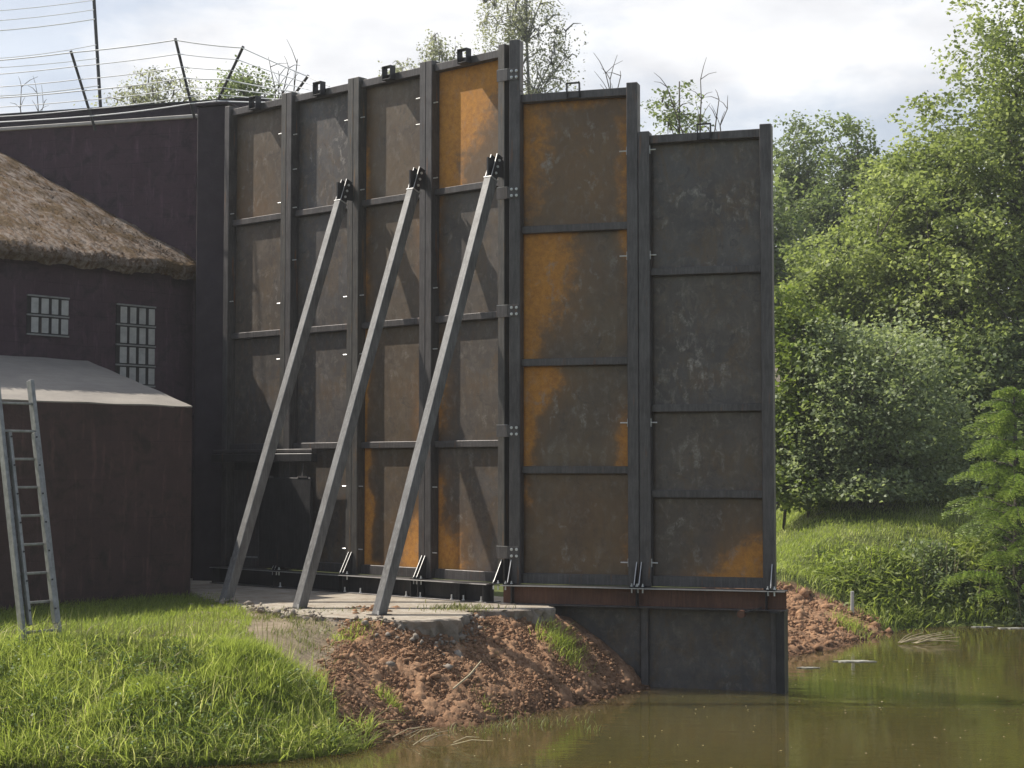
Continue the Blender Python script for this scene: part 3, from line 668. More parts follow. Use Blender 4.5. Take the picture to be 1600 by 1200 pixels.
# raking braces
braces = [(2.75, 'rusty-shadowed raking steel brace nearest the building, its foot in shade'), (1.38, 'raking steel brace in the middle of the three'), (0.035, 'raking steel brace nearest the pond, reaching the corner column')]
for s_, lab in braces:
    base = J1 - r1 * s_
    foot = base + n1 * 2.15
    root = empty('raking_brace', (foot.x, foot.y, 0.972), A1); tag(root, lab.replace('rusty-shadowed ', ''), 'steel brace', 'raking braces of the steel wall')
    # local: x along wall, -y outward; foot at origin, head at y = 2.15 - 0.20
    head = Vector((0, 1.93, 5.28)); d = head.normalized()
    m = MB(); m.bar((0, 0, 0.0) if False else tuple(-d * 0.0 + Vector((0, 0, 0.01))), tuple(head), 0.115, 0.135, up=(0, -1, 0.3))
    for i in range(4):     # cut the foot level with the slab
        v_ = Vector(m.v[i]); tt = (0.011 - v_.z) / d.z; m.v[i] = tuple(v_ + d * tt)
    m.build('tube', M['brace'], root, bevel=0.006)
    perp = Vector((0, -d.z, d.y))
    m = MB(); m.bar(tuple(head + d * 0.001), tuple(head + d * 0.013), 0.125, 0.145, up=(0, -1, 0.3)); m.build('end_cap', M['edge'], root)
    h2 = head + d * 0.014
    top = h2 + d * 0.32
    for k in (-1, 1):
        m = MB(); c0 = h2 + Vector((0.050 * k, 0, 0)); c1 = top + Vector((0.050 * k, 0, 0))
        m.bar(tuple(c0), tuple(c1), 0.012, 0.11, up=(0, -1, 0.3))
        fp = m.build('fork_plate', M['dark_steel'], root)
        for q_ in (0.07, 0.16, 0.25):
            c = h2 + d * q_ + Vector((0.057 * k, 0, 0)); b = MB(); b.tube([tuple(c), tuple(c + Vector((0.014 * k, 0, 0)))], 0.017, 8); b.build('bolt', M['zinc'], fp)
        ed = MB(); ed.bar(tuple(c0 + perp * 0.0565), tuple(c1 + perp * 0.0565), 0.012, 0.002, up=(0, -1, 0.3)); ed.build('pale_edge', M['edge'], fp)
    m = MB(); m.box(-0.013, 0.013, top.y - 0.18, 2.148, top.z - 0.26, top.z - 0.04); m.build('wall_cleat', M['dark_steel'], root)
    m = MB(); m.box(-0.10, 0.10, -0.11, 0.11, 0.001, 0.009); fpb = m.build('base_plate', M['steel'], root)
    for (bx_, by_) in ((0.075, -0.09), (-0.08, 0.09)):
        b = MB(); b.tube([(bx_, by_, 0.009), (bx_, by_, 0.055)], 0.010, 6); b.build('anchor_bolt', M['zinc'], fpb)

# sliding door with its track over the first two panels
loc = J1 - r1 * 5.48
sd = empty('sliding_door', (loc.x, loc.y, ZB), A1); tag(sd, 'black sliding door hanging from a steel track at the foot of the wall', 'sliding door')
MB().box(0.0, 2.16, -0.20, -0.08, 1.52, 1.64).build('track', M['dark_steel'], sd, bevel=0.01)
MB().box(0.0, 2.12, -0.16, -0.06, 1.655, 1.70).build('track_cover', M['steel'], sd, bevel=0.005)
dp = MB().box(1.02, 2.08, -0.15, -0.10, 0.05, 1.30).build('door_leaf', M['dark_steel'], sd, bevel=0.005)
for x_ in (1.15, 1.90):
    m = MB(); m.box(x_, x_ + 0.035, -0.152, -0.14, 1.301, 1.50).box(x_ - 0.08, x_ + 0.12, -0.16, -0.10, 1.302, 1.325); m.build('hanger', M['steel'], sd)

# ------------------------------------------------------------------ building
u = -r1; wv = -n1                     # u: left and back, wv: right and back
C0 = Vector((-4.30, 21.50, 0)); P0 = C0 + u * 2.41
Qw = Vector((-4.87, 24.50, 0)); tw = Vector((-0.96, 0.28, 0)).normalized(); mw = Vector((0.28, 0.96, 0)).normalized()
def poly_prism(name, mat, pts2, z0, z1, parent):      # vertical prism, z may be per point list
    n = len(pts2); mb = MB()
    zt = z1 if isinstance(z1, (list, tuple)) else [z1] * n
    mb.v = [(p.x, p.y, z0) for p in pts2] + [(p.x, p.y, zt[i]) for i, p in enumerate(pts2)]
    mb.f = [list(range(n))[::-1], list(range(n, 2 * n))] + [[i, (i + 1) % n, n + (i + 1) % n, n + i] for i in range(n)]
    return mb.build(name, mat, parent)
def world_child(o, root):       # geometry given in world coordinates under a moved root
    o.parent = root; o.matrix_parent_inverse = Matrix.Translation(root.location).inverted() if root.rotation_euler.z == 0 else root.matrix_basis.inverted()

ann = empty('blockhouse_annex', tuple(C0 + Vector((0, 0, 0.8)))); tag(ann, 'low maroon rendered annex with a pale sloping concrete roof', 'annex')
def local_box(name, mat, parent, s0, s1, t0, t1, z0, ztop0, ztop1, worldorg):
    # along -wv (s) and u (t) from worldorg; object rotated so its local axes follow the wall (block courses line up)
    o = empty  # noqa
    mb = MB()
    # local x = wv, local y = u
    mb.v = [(s0, t0, z0), (s1, t0, z0), (s1, t1, z0), (s0, t1, z0), (s0, t0, ztop0), (s1, t0, ztop0), (s1, t1, ztop1), (s0, t1, ztop1)]
    mb.f = [(0, 3, 2, 1), (4, 5, 6, 7), (0, 1, 5, 4), (1, 2, 6, 5), (2, 3, 7, 6), (3, 0, 4, 7)]
    ob = mb.build(name, mat, parent)
    ob.rotation_euler = (0, 0, math.atan2(wv.y, wv.x))
    ob.location = worldorg - parent.location
    return ob
local_box('wall', M['wall_maroon'], ann, -5.2, 0, 0, 2.40, 0.5, 3.46, 4.19, C0)
# roof slab, slightly proud, subdivided with a rough outline
mb = MB(); NX, NY = 60, 20
for j in range(NY + 1):
    for i in range(NX + 1):
        s_ = -5.2 + 5.203 * i / NX; t_ = -0.004 + 2.40 * j / NY
        z = 3.47 + 0.30 * (t_) + 0.010 + 0.015 * mn.noise(Vector((s_ * 2, t_ * 2, 0)))
        mb.v.append((s_, t_ + (0.012 * mn.noise(Vector((s_ * 7, 3, 0))) if j == 0 else 0), z))
W_ = NX + 1
for j in range(NY):
    for i in range(NX):
        mb.f.append([j * W_ + i, j * W_ + i + 1, (j + 1) * W_ + i + 1, (j + 1) * W_ + i])
rf = mb.build('roof', M['box_roof'], ann); rf.rotation_euler = (0, 0, math.atan2(wv.y, wv.x)); rf.location = C0 - ann.location
md = rf.modifiers.new('thick', 'SOLIDIFY'); md.thickness = 0.02; md.offset = -1
for (s_, z_) in ((-3.0, 3.2), (-1.3, 2.4), (-2.2, 2.1)):
    pass

bh = empty('blockhouse', tuple(P0 + Vector((0, 0, 0.8)))); tag(bh, 'dark purple painted blockhouse with glass block windows and a mossy roof', 'blockhouse')
wl_ = local_box('wall', M['wall_purple'], bh, -6, 1.92, 0.005, 0.35, 0.5, 5.70, 5.88, P0)
# glass block windows (position along the wall, columns, rows)
def block_window(s0, s1, z0, z1, nc, nr, skip=()):  # noqa
    fr = MB(); th = 0.018; W = (s1 - s0) / nc; Hh = (z1 - z0) / nr
    gl = MB()
    wlab = empty  # noqa
    fr.box(s0 - 0.01, s1 + 0.01, -0.006, 0.004, z0 - 0.01, z1 + 0.01)
    o = fr.build('window', M['dark_steel'], bh); o.rotation_euler = (0, 0, math.atan2(wv.y, wv.x)); o.location = P0 - bh.location
    h = MB()
    for k in range(nr + 1): h.box(s0 - 0.02, s1 + 0.01, -0.036, -0.0065, z0 + k * Hh - 0.011, z0 + k * Hh + 0.011)
    h2 = h.build('mortar_course', M['mortar'], o)
    for r_ in range(nr):
        for c_ in range(nc):
            if (c_, r_) in skip: continue
            # a narrow splayed glass face catching light
            a0 = s0 + c_ * W + (0.34 + 0.08 * random.random()) * W; a1 = s0 + (c_ + 1) * W - (0.02 + 0.06 * random.random()) * W
            gl.v += [(a0, -0.008, z0 + r_ * Hh + 0.03), (a1, -0.032, z0 + r_ * Hh + 0.03), (a1, -0.032, z0 + (r_ + 1) * Hh - 0.03), (a0, -0.008, z0 + (r_ + 1) * Hh - 0.03),
                     (a0, -0.0063, z0 + r_ * Hh + 0.03), (a1, -0.0063, z0 + r_ * Hh + 0.03), (a1, -0.0063, z0 + (r_ + 1) * Hh - 0.03), (a0, -0.0063, z0 + (r_ + 1) * Hh - 0.03)]
            b = len(gl.v) - 8
            gl.f += [[b + i for i in q_] for q_ in ((0, 1, 2, 3), (7, 6, 5, 4), (1, 5, 6, 2), (0, 4, 5, 1), (3, 2, 6, 7), (0, 3, 7, 4))]
    gl.build('glass_blocks', M['glass_block'], o)
def s_at(px):   # distance along the blockhouse wall for a photo column
    t_ = (px - 800) / F; return (t_ * P0.y - P0.x) / (wv.x - t_ * wv.y)
def z_at(px, py):
    Y = P0.y + wv.y * s_at(px); return EYE + (HOR - py) / F * Y
block_window(s_at(40), s_at(103), z_at(103, 526), z_at(103, 466), 4, 2)
block_window(s_at(180), s_at(239), z_at(239, 604), z_at(239, 480), 4, 4)

# mossy roof from the eave up to the tall wall
NS, NL = 150, 70; mb = MB()
tan_p = 0.592
rows = []
for j in range(NL + 1):
    for i in range(NS + 1):
        s_ = -5.0 + 6.95 * i / NS
        Lm = min(6.0, max(0.0, ((Qw - P0).dot(mw) - s_ * wv.dot(mw)) / u.dot(mw)))
        L0 = -0.24 + 0.04 * mn.noise(Vector((s_ * 3, 0, 0)))
        L_ = L0 + (Lm - L0) * (j / NL) ** 1.3
        z = 5.86 + tan_p * L_ + 0.035 * mn.noise(Vector((s_ * 3, L_ * 2, 0))) + 0.022 * mn.noise(Vector((s_ * 16, L_ * 7, 2))) + 0.012 * mn.noise(Vector((s_ * 40, L_ * 40, 2)))
        if j < 4: z -= (4 - j) ** 2 * 0.006
        mb.v.append((s_, L_, z))
W_ = NS + 1; base_n = len(mb.v)
for j in range(NL):
    for i in range(NS):
        mb.f.append([j * W_ + i, j * W_ + i + 1, (j + 1) * W_ + i + 1, (j + 1) * W_ + i])
# shaggy eave face
for r_ in range(1, 6):
    for i in range(NS + 1):
        x_, y_, z_ = mb.v[i]
        mb.v.append((x_, y_ + 0.028 * r_ * 0.7 + 0.03 * mn.noise(Vector((x_ * 9, r_ * 2.1, 5))), z_ - 0.020 * r_ + 0.020 * mn.noise(Vector((x_ * 11, r_ * 1.7, 9)))))
for r_ in range(5):
    for i in range(NS):
        a = (i if r_ == 0 else base_n + (r_ - 1) * W_ + i); b = base_n + r_ * W_ + i
        mb.f.append([a, b, b + 1, a + 1])
mr = mb.build('roof', M['moss_roof'], bh); mr.rotation_euler = (0, 0, math.atan2(wv.y, wv.x)); mr.location = P0 - bh.location
# tufts of moss hanging over roof and eave
rs = np.random.RandomState(4); vs = []; fs = []; N = 9000
si = rs.uniform(-4.2, 1.9, N); Lm = np.clip(((Qw - P0).dot(mw) - si * wv.dot(mw)) / u.dot(mw), 0, 6)
Lf = np.where(rs.rand(N) < 0.25, -0.26 + rs.rand(N) * 0.08, -0.2 + rs.rand(N) * (Lm + 0.3))
zt = 5.86 + tan_p * Lf - 0.02 - np.where(Lf < -0.18, rs.rand(N) * 0.14, 0)
hh = rs.uniform(0.012, 0.035, N); ang = rs.rand(N) * 6.28; ww = rs.uniform(0.008, 0.02, N)
V = np.stack([np.stack([si - np.cos(ang) * ww, Lf - np.sin(ang) * ww, zt], -1), np.stack([si + np.cos(ang) * ww, Lf + np.sin(ang) * ww, zt], -1),
              np.stack([si + rs.normal(0, 0.02, N), Lf + rs.normal(0, 0.02, N) - 0.02, zt + hh * np.where(rs.rand(N) < 0.7, 1, -0.5)], -1)], 1).reshape(-1, 3)
mo = mesh_np('moss', V, [np.arange(3 * N).reshape(-1, 3)], M['moss_roof'], mr)
tag(mo, kind='stuff')

# tall wall behind, coping, parapet and corner pier
tw_root = empty('boundary_wall', (Qw.x, Qw.y, 0.8), math.atan2(-tw.y, -tw.x)); tag(tw_root, 'tall dark purple block wall with pale coping rising behind the mossy roof', 'block wall')
MB().box(-9, 0.0, 0, 0.30, -0.3, 7.25).build('wall', M['wall_purple'], tw_root)
MB().box(-9, 0.02, -0.035, 0.33, 7.252, 7.31).build('coping', M['coping'], tw_root, bevel=0.01)
pp = Qw + mw * 1.6
pr = empty('roof_parapet', (pp.x, pp.y, 0.8), math.atan2(-tw.y, -tw.x)); tag(pr, 'black parapet edge set back above the tall wall', 'parapet')
MB().prism([(-10, 0), (0.30, 0), (0.75, 7.45), (0.38, 7.90), (-10, 7.93)], 'y', 0, 0.4).build('parapet', M['wall_black'], pr)
MB().prism([(-10, 7.935), (0.36, 7.905), (0.36, 7.93), (-10, 7.96)], 'y', -0.02, 0.42).build('capping', M['dark_steel'], pr)
pa = Vector((-4.775, 24.02, 0)); pb = Vector((-4.30, 23.88, 0)); pd = (pb - pa).normalized(); pn = Vector((-pd.y, pd.x, 0))
if pn.y < 0: pn = -pn
pier = empty('corner_pier', (pa.x, pa.y, 0.8), math.atan2(pd.y, pd.x)); tag(pier, 'narrow black corner pier between the purple wall and the first steel panel', 'pier')
MB().box(0, (pb - pa).length, 0, 0.7, -0.2, 7.32).build('shaft', M['wall_black'], pier, bevel=0.015)
MB().box(-0.03, (pb - pa).length + 0.02, -0.03, 0.72, 7.322, 7.37).build('cap', M['wall_black'], pier, bevel=0.01)

# ------------------------------------------------------------------ wire fences on the roof
def fence(name, label, posts, wires_f, extra_l, extra_r, r_post, sag):
    root = empty(name, tuple(posts[0][0])); tag(root, label, 'wire fence')
    o0 = Vector(root.location)
    for i, (b, t_) in enumerate(posts):
        m = MB(); m.tube([b - o0, t_ - o0], r_post, 8)
        p = m.build('post', M['post'], root)
        for f_ in wires_f:
            c = b.lerp(t_, f_) - o0; mm = MB(); mm.tube([c + Vector((0, -0.035, 0)), c + Vector((0, 0.012, 0))], 0.016, 6); mm.build('insulator', M['post'], p)
    for k, f_ in enumerate(wires_f):
        pts = [b.lerp(t_, f_) + Vector((0, -0.03, 0)) for b, t_ in posts]
        if extra_l: pts = [extra_l[0].lerp(extra_l[1], f_)] + pts
        if extra_r: pts = pts + [extra_r[0].lerp(extra_r[1], f_)]
        path = []
        for a, b in zip(pts[:-1], pts[1:]):
            sg = sag * (a - b).length * (0.6 + 0.8 * random.random())
            for j in range(8):
                q_ = j / 8; path.append(a.lerp(b, q_) - Vector((0, 0, 4 * sg * q_ * (1 - q_))))
        path.append(pts[-1])
        m = MB(); m.tube([p_ - o0 for p_ in path], 0.0075 if k % 3 else 0.0100, 5); m.build('wire', M['wire'], root)
posts = [(at(143, 200, 24.85), at(102, 72, 24.35)), (at(299, 180, 24.35), at(267, 52, 23.9)), (at(326, 172, 24.2), at(375, 65, 23.7)), (at(440, 165, 23.9), at(478, 112, 23.5))]
fence('wire_fence', 'leaning dark posts strung with white wires along the top of the purple wall', posts, [0.97, 0.80, 0.64, 0.50, 0.38, 0.27, 0.18], (at(-120, 212, 25.6), at(-160, 92, 25.2)), (at(500, 160, 23.2), at(512, 128, 23.0)), 0.022, 0.010)
tall = [(at(151, 172, 28.2), at(135, -45, 28.2))]
fence('wire_fence', 'tall single dark post carrying wires at the far left of the roof', tall, [0.94, 0.83, 0.76, 0.69, 0.50, 0.40, 0.2], (at(-220, 185, 27.0), at(-230, -20, 27.0)), None, 0.03, 0.03)

# ------------------------------------------------------------------ ladder
gz = 0.93
fl = Vector((-4.77, 15.78, 0)); ldir = wv; lean = u
lw_ = 0.40
ld = empty('ladder', (fl.x, fl.y, float(height(fl.x, fl.y)) - 0.02), math.atan2(wv.y, wv.x)); tag(ld, 'grey aluminium ladder standing in the grass at the left edge', 'ladder')
# local x = wv (right-back), local y = u (lean direction, left-back)
Hh = 2.72; Ln = 0.60
def lp(x_, s_, dy=0.0): return (x_, Ln * s_ + dy, Hh * s_)
for x_ in (0.0, lw_):
    m = MB(); m.bar(lp(x_, 0), lp(x_, 1.0), 0.042, 0.085, up=(0, 1, -0.2)); o = m.build('stile', M['alu'], ld, bevel=0.004)
    m = MB(); m.bar(lp(x_, 0), lp(x_, 0.03), 0.046, 0.089, up=(0, 1, -0.2)); m.build('foot', M['dark_steel'], o)
for x_ in (0.055, lw_ - 0.055):
    m = MB(); m.bar(lp(x_, 0.10, -0.05), lp(x_, 0.80, -0.05), 0.032, 0.066, up=(0, 1, -0.2)); m.build('inner_stile', M['alu'], ld, bevel=0.004)
    for k in range(7):
        b = MB(); c = Vector(lp(x_, 0.155 + 0.105 * k, -0.086)); b.tube([c, c + Vector((0, -0.006, 0))], 0.010, 8); b.build('rivet', M['dark_steel'], ld)
for k in range(9):
    s_ = 0.075 + 0.1045 * k
    m = MB(); m.bar(lp(0.015, s_, -0.01), lp(lw_ - 0.015, s_, -0.01), 0.032, 0.026); m.build('rung', M['alu'], ld, bevel=0.005)
for zr in (0.93, 0.90):
    m = MB(); m.tube([lp(0.0, zr, 0.04), (-0.35, Ln + 1.2, Hh * zr - 0.02), (-0.8, Ln + 2.75, Hh * zr + 0.12)], 0.008, 5); m.build('rope', M['post'], ld)

# ------------------------------------------------------------------ foliage
def leaves(centers, size, rs, up_bias=0.5, elong=1.5, flat=0.0):
    n = len(centers)
    nrm = rs.normal(0, 1, (n, 3)); nrm[:, 2] = np.abs(nrm[:, 2]) + up_bias; nrm /= np.linalg.norm(nrm, axis=1, keepdims=True)
    a = rs.normal(0, 1, (n, 3)); a -= nrm * (a * nrm).sum(1, keepdims=True); a /= np.linalg.norm(a, axis=1, keepdims=True)
    b = np.cross(nrm, a)
    s = (size * rs.uniform(0.6, 1.3, n))[:, None]
    fold = nrm * s * 0.18
    V = np.stack([centers - a * s * elong * 0.5, centers + b * s * 0.5 + fold, centers + a * s * elong * 0.5, centers - b * s * 0.5 + fold], 1)
    return V.reshape(-1, 3), np.arange(4 * n).reshape(-1, 4)
def tree(name, label, cat, base, crowns, n_clump, per, cr_, size, lm, bark='bark', seed=1, trunk_r=0.16, group=None, stems=1, elong=1.5, up=0.5, droop=0.0, limbs=26, shell=2.2, crown_name='crown', ztrunk=None, tintbias=0.0, floor=0.05):
    rs = np.random.RandomState(seed); base = Vector(base)
    root = empty(name, tuple(base)); tag(root, label, cat, group)
    vol = np.array([c[3] * c[4] * c[5] for c in crowns]); ks = rs.choice(len(crowns), n_clump, p=vol / vol.sum())
    d = rs.normal(0, 1, (n_clump, 3)); d /= np.linalg.norm(d, axis=1, keepdims=True)
    rad = rs.rand(n_clump) ** (1 / shell) * (1 + np.abs(rs.normal(0, 0.10, n_clump)))
    C = np.array([[c[0], c[1], c[2]] for c in crowns])[ks] + d * rad[:, None] * np.array([[c[3], c[4], c[5]] for c in crowns])[ks]
    C = C[C[:, 2] > floor]
    # trunk
    topz = ztrunk or max(c[2] + c[5] * 0.55 for c in crowns)
    cen = np.average(np.array([[c[0], c[1]] for c in crowns]), axis=0, weights=vol)
    m = MB(); trunks = []
    for s_ in range(stems):
        off = Vector((rs.normal(0, 0.25), rs.normal(0, 0.25), 0)) if stems > 1 else Vector((0, 0, 0))
        tip = Vector((cen[0] * 0.7 + (rs.normal(0, 0.9) if stems > 1 else 0), cen[1] * 0.7, topz * (0.75 + 0.25 * rs.rand() if stems > 1 else 1)))
        pts = [off.lerp(tip, k / 9) + Vector((rs.normal(0, 0.05), rs.normal(0, 0.05), 0)) * (k > 0) for k in range(10)]; pts[0].z = -0.3
        m.tube(pts, [trunk_r * (1 - 0.85 * k / 9) / math.sqrt(stems) for k in range(10)], 7); trunks.append(pts)
    # limbs to clumps
    order = rs.permutation(len(C))[:limbs]
    limb_pts = []
    for i in order:
        c = Vector(C[i]); pts = trunks[rs.randint(stems)]
        zt = max(0.15 * topz, min(topz * 0.95, c.z - 0.5 * (Vector((c.x, c.y, 0)).length) * (0.5 + rs.rand() * 0.4)))
        k = min(8, max(1, int(zt / topz * 9))); st = pts[k]
        mid = st.lerp(c, 0.5) + Vector((rs.normal(0, 0.15), rs.normal(0, 0.15), 0.12 * (c - st).length))
        r0 = trunk_r * 0.34 * (1 - 0.6 * k / 9)
        path = [st, st.lerp(mid, 0.5) + Vector((0, 0, 0.03)), mid, mid.lerp(c, 0.55), c]
        m.tube(path, [r0, r0 * 0.75, r0 * 0.55, r0 * 0.35, r0 * 0.12], 5, cap=False); limb_pts += [mid, c, mid.lerp(c, 0.5)]
    if limb_pts:
        LP = np.array([p_[:] for p_ in limb_pts])
        for i in rs.permutation(len(C))[:limbs * 5]:
            c = C[i]; j = np.argmin(((LP - c) ** 2).sum(1)); a = Vector(LP[j]); b = Vector(c)
            if (a - b).length > 2.6: continue
            mid = a.lerp(b, 0.5) + Vector((0, 0, 0.08)); m.tube([a, mid, b], [0.02, 0.013, 0.005], 4, cap=False)
    m.build('trunk', M[bark], root, smooth=True)
    # leaves: small sprays around each clump
    nC = len(C); cnt = rs.poisson(per, nC); ci = np.repeat(np.arange(nC), cnt)
    sub = rs.normal(0, 1, (nC, 5, 3)) * np.array([1, 1, 0.55]) * cr_ * 0.7
    pick = rs.randint(0, 5, len(ci))
    Pn = C[ci] + sub[ci, pick] + rs.normal(0, 1, (len(ci), 3)) * np.array([1, 1, 0.7]) * cr_ * 0.36
    if droop:
        t_ = rs.rand(len(ci)) ** 0.8
        Pn = C[ci] + sub[ci, pick] * 0.9 + np.stack([rs.normal(0, 0.035, len(ci)), rs.normal(0, 0.035, len(ci)), -t_ * droop], -1)
    Pn = Pn[Pn[:, 2] > 0.08]
    V, Fq = leaves(Pn, size, rs, up, elong)
    tint = np.clip(rs.rand(len(Pn)) * 0.6 + (rs.rand(nC)[ci[:len(Pn)]] - 0.3) * 0.5 + tintbias, 0, 1)
    mesh_np(crown_name, V, [Fq], M[lm], root, attrs={'tint': np.repeat(tint, 4)})
    return root
def crown(px, py, rpx, rpy, Y, base, ry=None):    # crown ellipsoid from its photo position, relative to the base
    c = at(px, py, Y); b = Vector(base); rx = rpx / F * Y; rz = rpy / F * Y
    return (c.x - b.x, c.y - b.y, c.z - b.z, rx, ry or rx * 0.8, rz)
def gbase(px, Y):
    x_ = (px - 800) / F * Y; return (x_, Y, float(height(x_, Y)))

b = gbase(1640, 37)
tree('broadleaf_tree', 'tallest broadleaf tree with bright leaves filling the right edge', 'tree', b,
     [crown(1630, 130, 150, 200, 37, b), crown(1570, 330, 190, 200, 36.5, b), crown(1680, 400, 200, 300, 37, b), crown(1520, 520, 150, 160, 36, b)],
     1350, 78, 0.36, 0.078, 'leaf_bright', seed=21, trunk_r=0.24, limbs=60, shell=2.6, stems=2)
b = gbase(1430, 38)
tree('broadleaf_tree', 'rounded leafy tree left of the tallest one, its crown reaching the steel wall', 'tree', b,
     [crown(1430, 330, 85, 110, 38, b), crown(1375, 450, 130, 110, 38, b), crown(1290, 470, 65, 65, 37.5, b), crown(1460, 500, 120, 140, 38, b)],
     720, 80, 0.34, 0.076, 'leaf_bright', seed=22, trunk_r=0.17, limbs=40, shell=2.6, stems=2)
b = gbase(1360, 31.5)
tree('shrub', 'dense fine-leaved shrub at the back of the meadow in front of the trees', 'shrub', b,
     [crown(1345, 640, 120, 130, 31.5, b), crown(1420, 690, 80, 85, 32, b), crown(1300, 720, 85, 50, 31.2, b), crown(1330, 765, 110, 26, 31, b), crown(1420, 768, 100, 24, 31.4, b), crown(1300, 560, 45, 50, 31.8, b), crown(1400, 560, 60, 60, 32, b)], 640, 80, 0.36, 0.060, 'leaf_grey', seed=23, trunk_r=0.09, stems=5, limbs=50, shell=2.4, tintbias=0.3)
b = gbase(1250, 31.5)
tree('shrub', 'yellow green shrub half hidden by the right end of the steel wall', 'shrub', b,
     [crown(1268, 585, 50, 60, 31.5, b), crown(1235, 690, 42, 80, 31.5, b), crown(1240, 520, 30, 60, 31.8, b), crown(1250, 760, 60, 22, 31.2, b)], 260, 60, 0.30, 0.085, 'leaf_yellow', seed=24, trunk_r=0.06, stems=3, limbs=24)
b = gbase(1490, 35)
tree('shrub', 'dark leafy undergrowth beneath the tallest tree', 'shrub', b,
     [crown(1500, 650, 110, 120, 34.5, b), crown(1590, 640, 100, 130, 35, b), crown(1520, 735, 130, 50, 33.2, b)], 620, 70, 0.33, 0.09, 'leaf_mid', seed=25, trunk_r=0.08, stems=4, limbs=36)
b = gbase(1262, 52)
tree('birch_tree', 'hazy grey green birch just right of the steel wall', 'tree', b,
     [crown(1250, 280, 50, 100, 52, b), crown(1262, 420, 75, 130, 52, b), crown(1240, 560, 80, 120, 52, b)], 640, 95, 0.45, 0.085, 'leaf_grey', 'bark_pale', seed=26, trunk_r=0.2, limbs=40)
b = gbase(1335, 50)
tree('alder_tree', 'pointed grey green tree behind the gap between birch and big trees', 'tree', b,
     [crown(1330, 250, 32, 62, 50, b), crown(1330, 350, 65, 90, 50, b), crown(1350, 480, 90, 120, 50, b)], 560, 85, 0.42, 0.09, 'leaf_mid', seed=27, trunk_r=0.2, limbs=40)
b = gbase(1395, 56)
tree('alder_tree', 'pale distant tree peeping over beside the tall broadleaf', 'tree', b,
     [crown(1392, 300, 50, 70, 56, b), crown(1400, 420, 80, 120, 56, b)], 240, 90, 0.5, 0.10, 'leaf_grey', seed=28, trunk_r=0.2, limbs=26)
# trees seen over the steel wall
b = gbase(822, 34)
tree('birch_tree', 'tall weeping silver birch behind the corner column', 'tree', b,
     [crown(808, -5, 62, 60, 34, b), crown(870, 50, 38, 60, 34, b), crown(770, 30, 35, 20, 34, b), crown(838, 130, 58, 70, 34, b)], 250, 34, 0.13, 0.040, 'leaf_birch', 'bark_pale', seed=31, trunk_r=0.11, droop=0.75, limbs=46, elong=1.5)
b = gbase(690, 38)
tree('birch_tree', 'small airy birch left of the weeping one above the wall', 'tree', b,
     [crown(682, 75, 32, 34, 38, b), crown(715, 100, 28, 28, 38, b)], 60, 38, 0.22, 0.045, 'leaf_birch', 'bark_pale', seed=32, trunk_r=0.09, droop=0.3, limbs=26)
b = gbase(625, 40)
tree('birch_tree', 'lowest birch top showing between two lifting lugs', 'tree', b,
     [crown(628, 112, 32, 26, 40, b)], 34, 38, 0.22, 0.045, 'leaf_birch', 'bark_pale', seed=33, trunk_r=0.08, droop=0.25, limbs=20)
b = gbase(240, 42)
tree('broadleaf_tree', 'sparse pale tree top behind the leaning fence posts', 'tree', b,
     [crown(240, 135, 55, 38, 42, b), crown(205, 160, 60, 26, 42, b), crown(290, 150, 34, 26, 42, b)], 90, 32, 0.24, 0.055, 'leaf_birch', seed=34, trunk_r=0.12, limbs=34)
b = gbase(375, 36)
tree('broadleaf_tree', 'green bushy tree top between the leaning fence posts and the first panel', 'tree', b,
     [crown(375, 150, 48, 36, 36, b), crown(405, 118, 16, 18, 36, b)], 80, 40, 0.24, 0.058, 'leaf_grey', seed=35, trunk_r=0.1, limbs=26)
b = gbase(1070, 36)
tree('broadleaf_tree', 'sparse leafy tree top over the step between the two right panels', 'tree', b,
     [crown(1065, 175, 40, 32, 36, b), crown(1092, 135, 14, 24, 36, b), crown(1035, 170, 20, 30, 36, b), crown(1070, 300, 60, 90, 36, b)], 200, 34, 0.24, 0.062, 'leaf_grey', seed=36, trunk_r=0.1, limbs=26)
for px_, Y_, sd_, lab_ in ((1165, 46, 61, 'dark green tree standing directly behind the lowest steel panel'), (1060, 50, 62, 'dark green tree standing behind the join of the two right-hand panels'), (930, 54, 63, 'dark green tree standing behind the brown and orange panel right of the corner')):
    b = gbase(px_, Y_)
    tree('broadleaf_tree', lab_, 'tree', b, [crown(px_, 400, 85, 140, Y_, b), crown(px_ - 20, 590, 110, 150, Y_, b)], 260, 80, 0.55, 0.13, 'leaf_mid', seed=sd_, trunk_r=0.2, limbs=30, group='trees behind the steel wall')
def bare(px, Y, tips, label, seed):
    rs = random.Random(seed); b = gbase(px, Y); root = empty('bare_tree', b); tag(root, label, 'bare tree'); m = MB(); bv = Vector(b)
    fork = at(px, 330, Y) - bv
    m.tube([Vector((0, 0, -0.3)), fork * 0.5, fork], [0.10, 0.08, 0.05], 6)
    for (tx, ty) in tips:
        t_ = at(tx, ty, Y) - bv; pts = [fork.lerp(t_, k / 6) + Vector((rs.gauss(0, 0.06), 0, rs.gauss(0, 0.04))) * (0 < k < 6) for k in range(7)]
        m.tube(pts, [0.03 * (1 - k / 7) + 0.005 for k in range(7)], 5)
        for k in range(3, 7):
            for _ in range(2):
                e = pts[k] + Vector((rs.uniform(-0.4, 0.4), rs.uniform(-0.3, 0.3), rs.uniform(0.1, 0.5))); mid = pts[k].lerp(e, 0.5) + Vector((0, 0, 0.04)); m.tube([pts[k], mid, e], [0.010, 0.007, 0.004], 4)
    m.build('branches', M['bark'], root)
bare(440, 34, [(418, 98), (447, 100), (460, 92), (432, 112)], 'leafless twigs rising behind the second panel', 3)
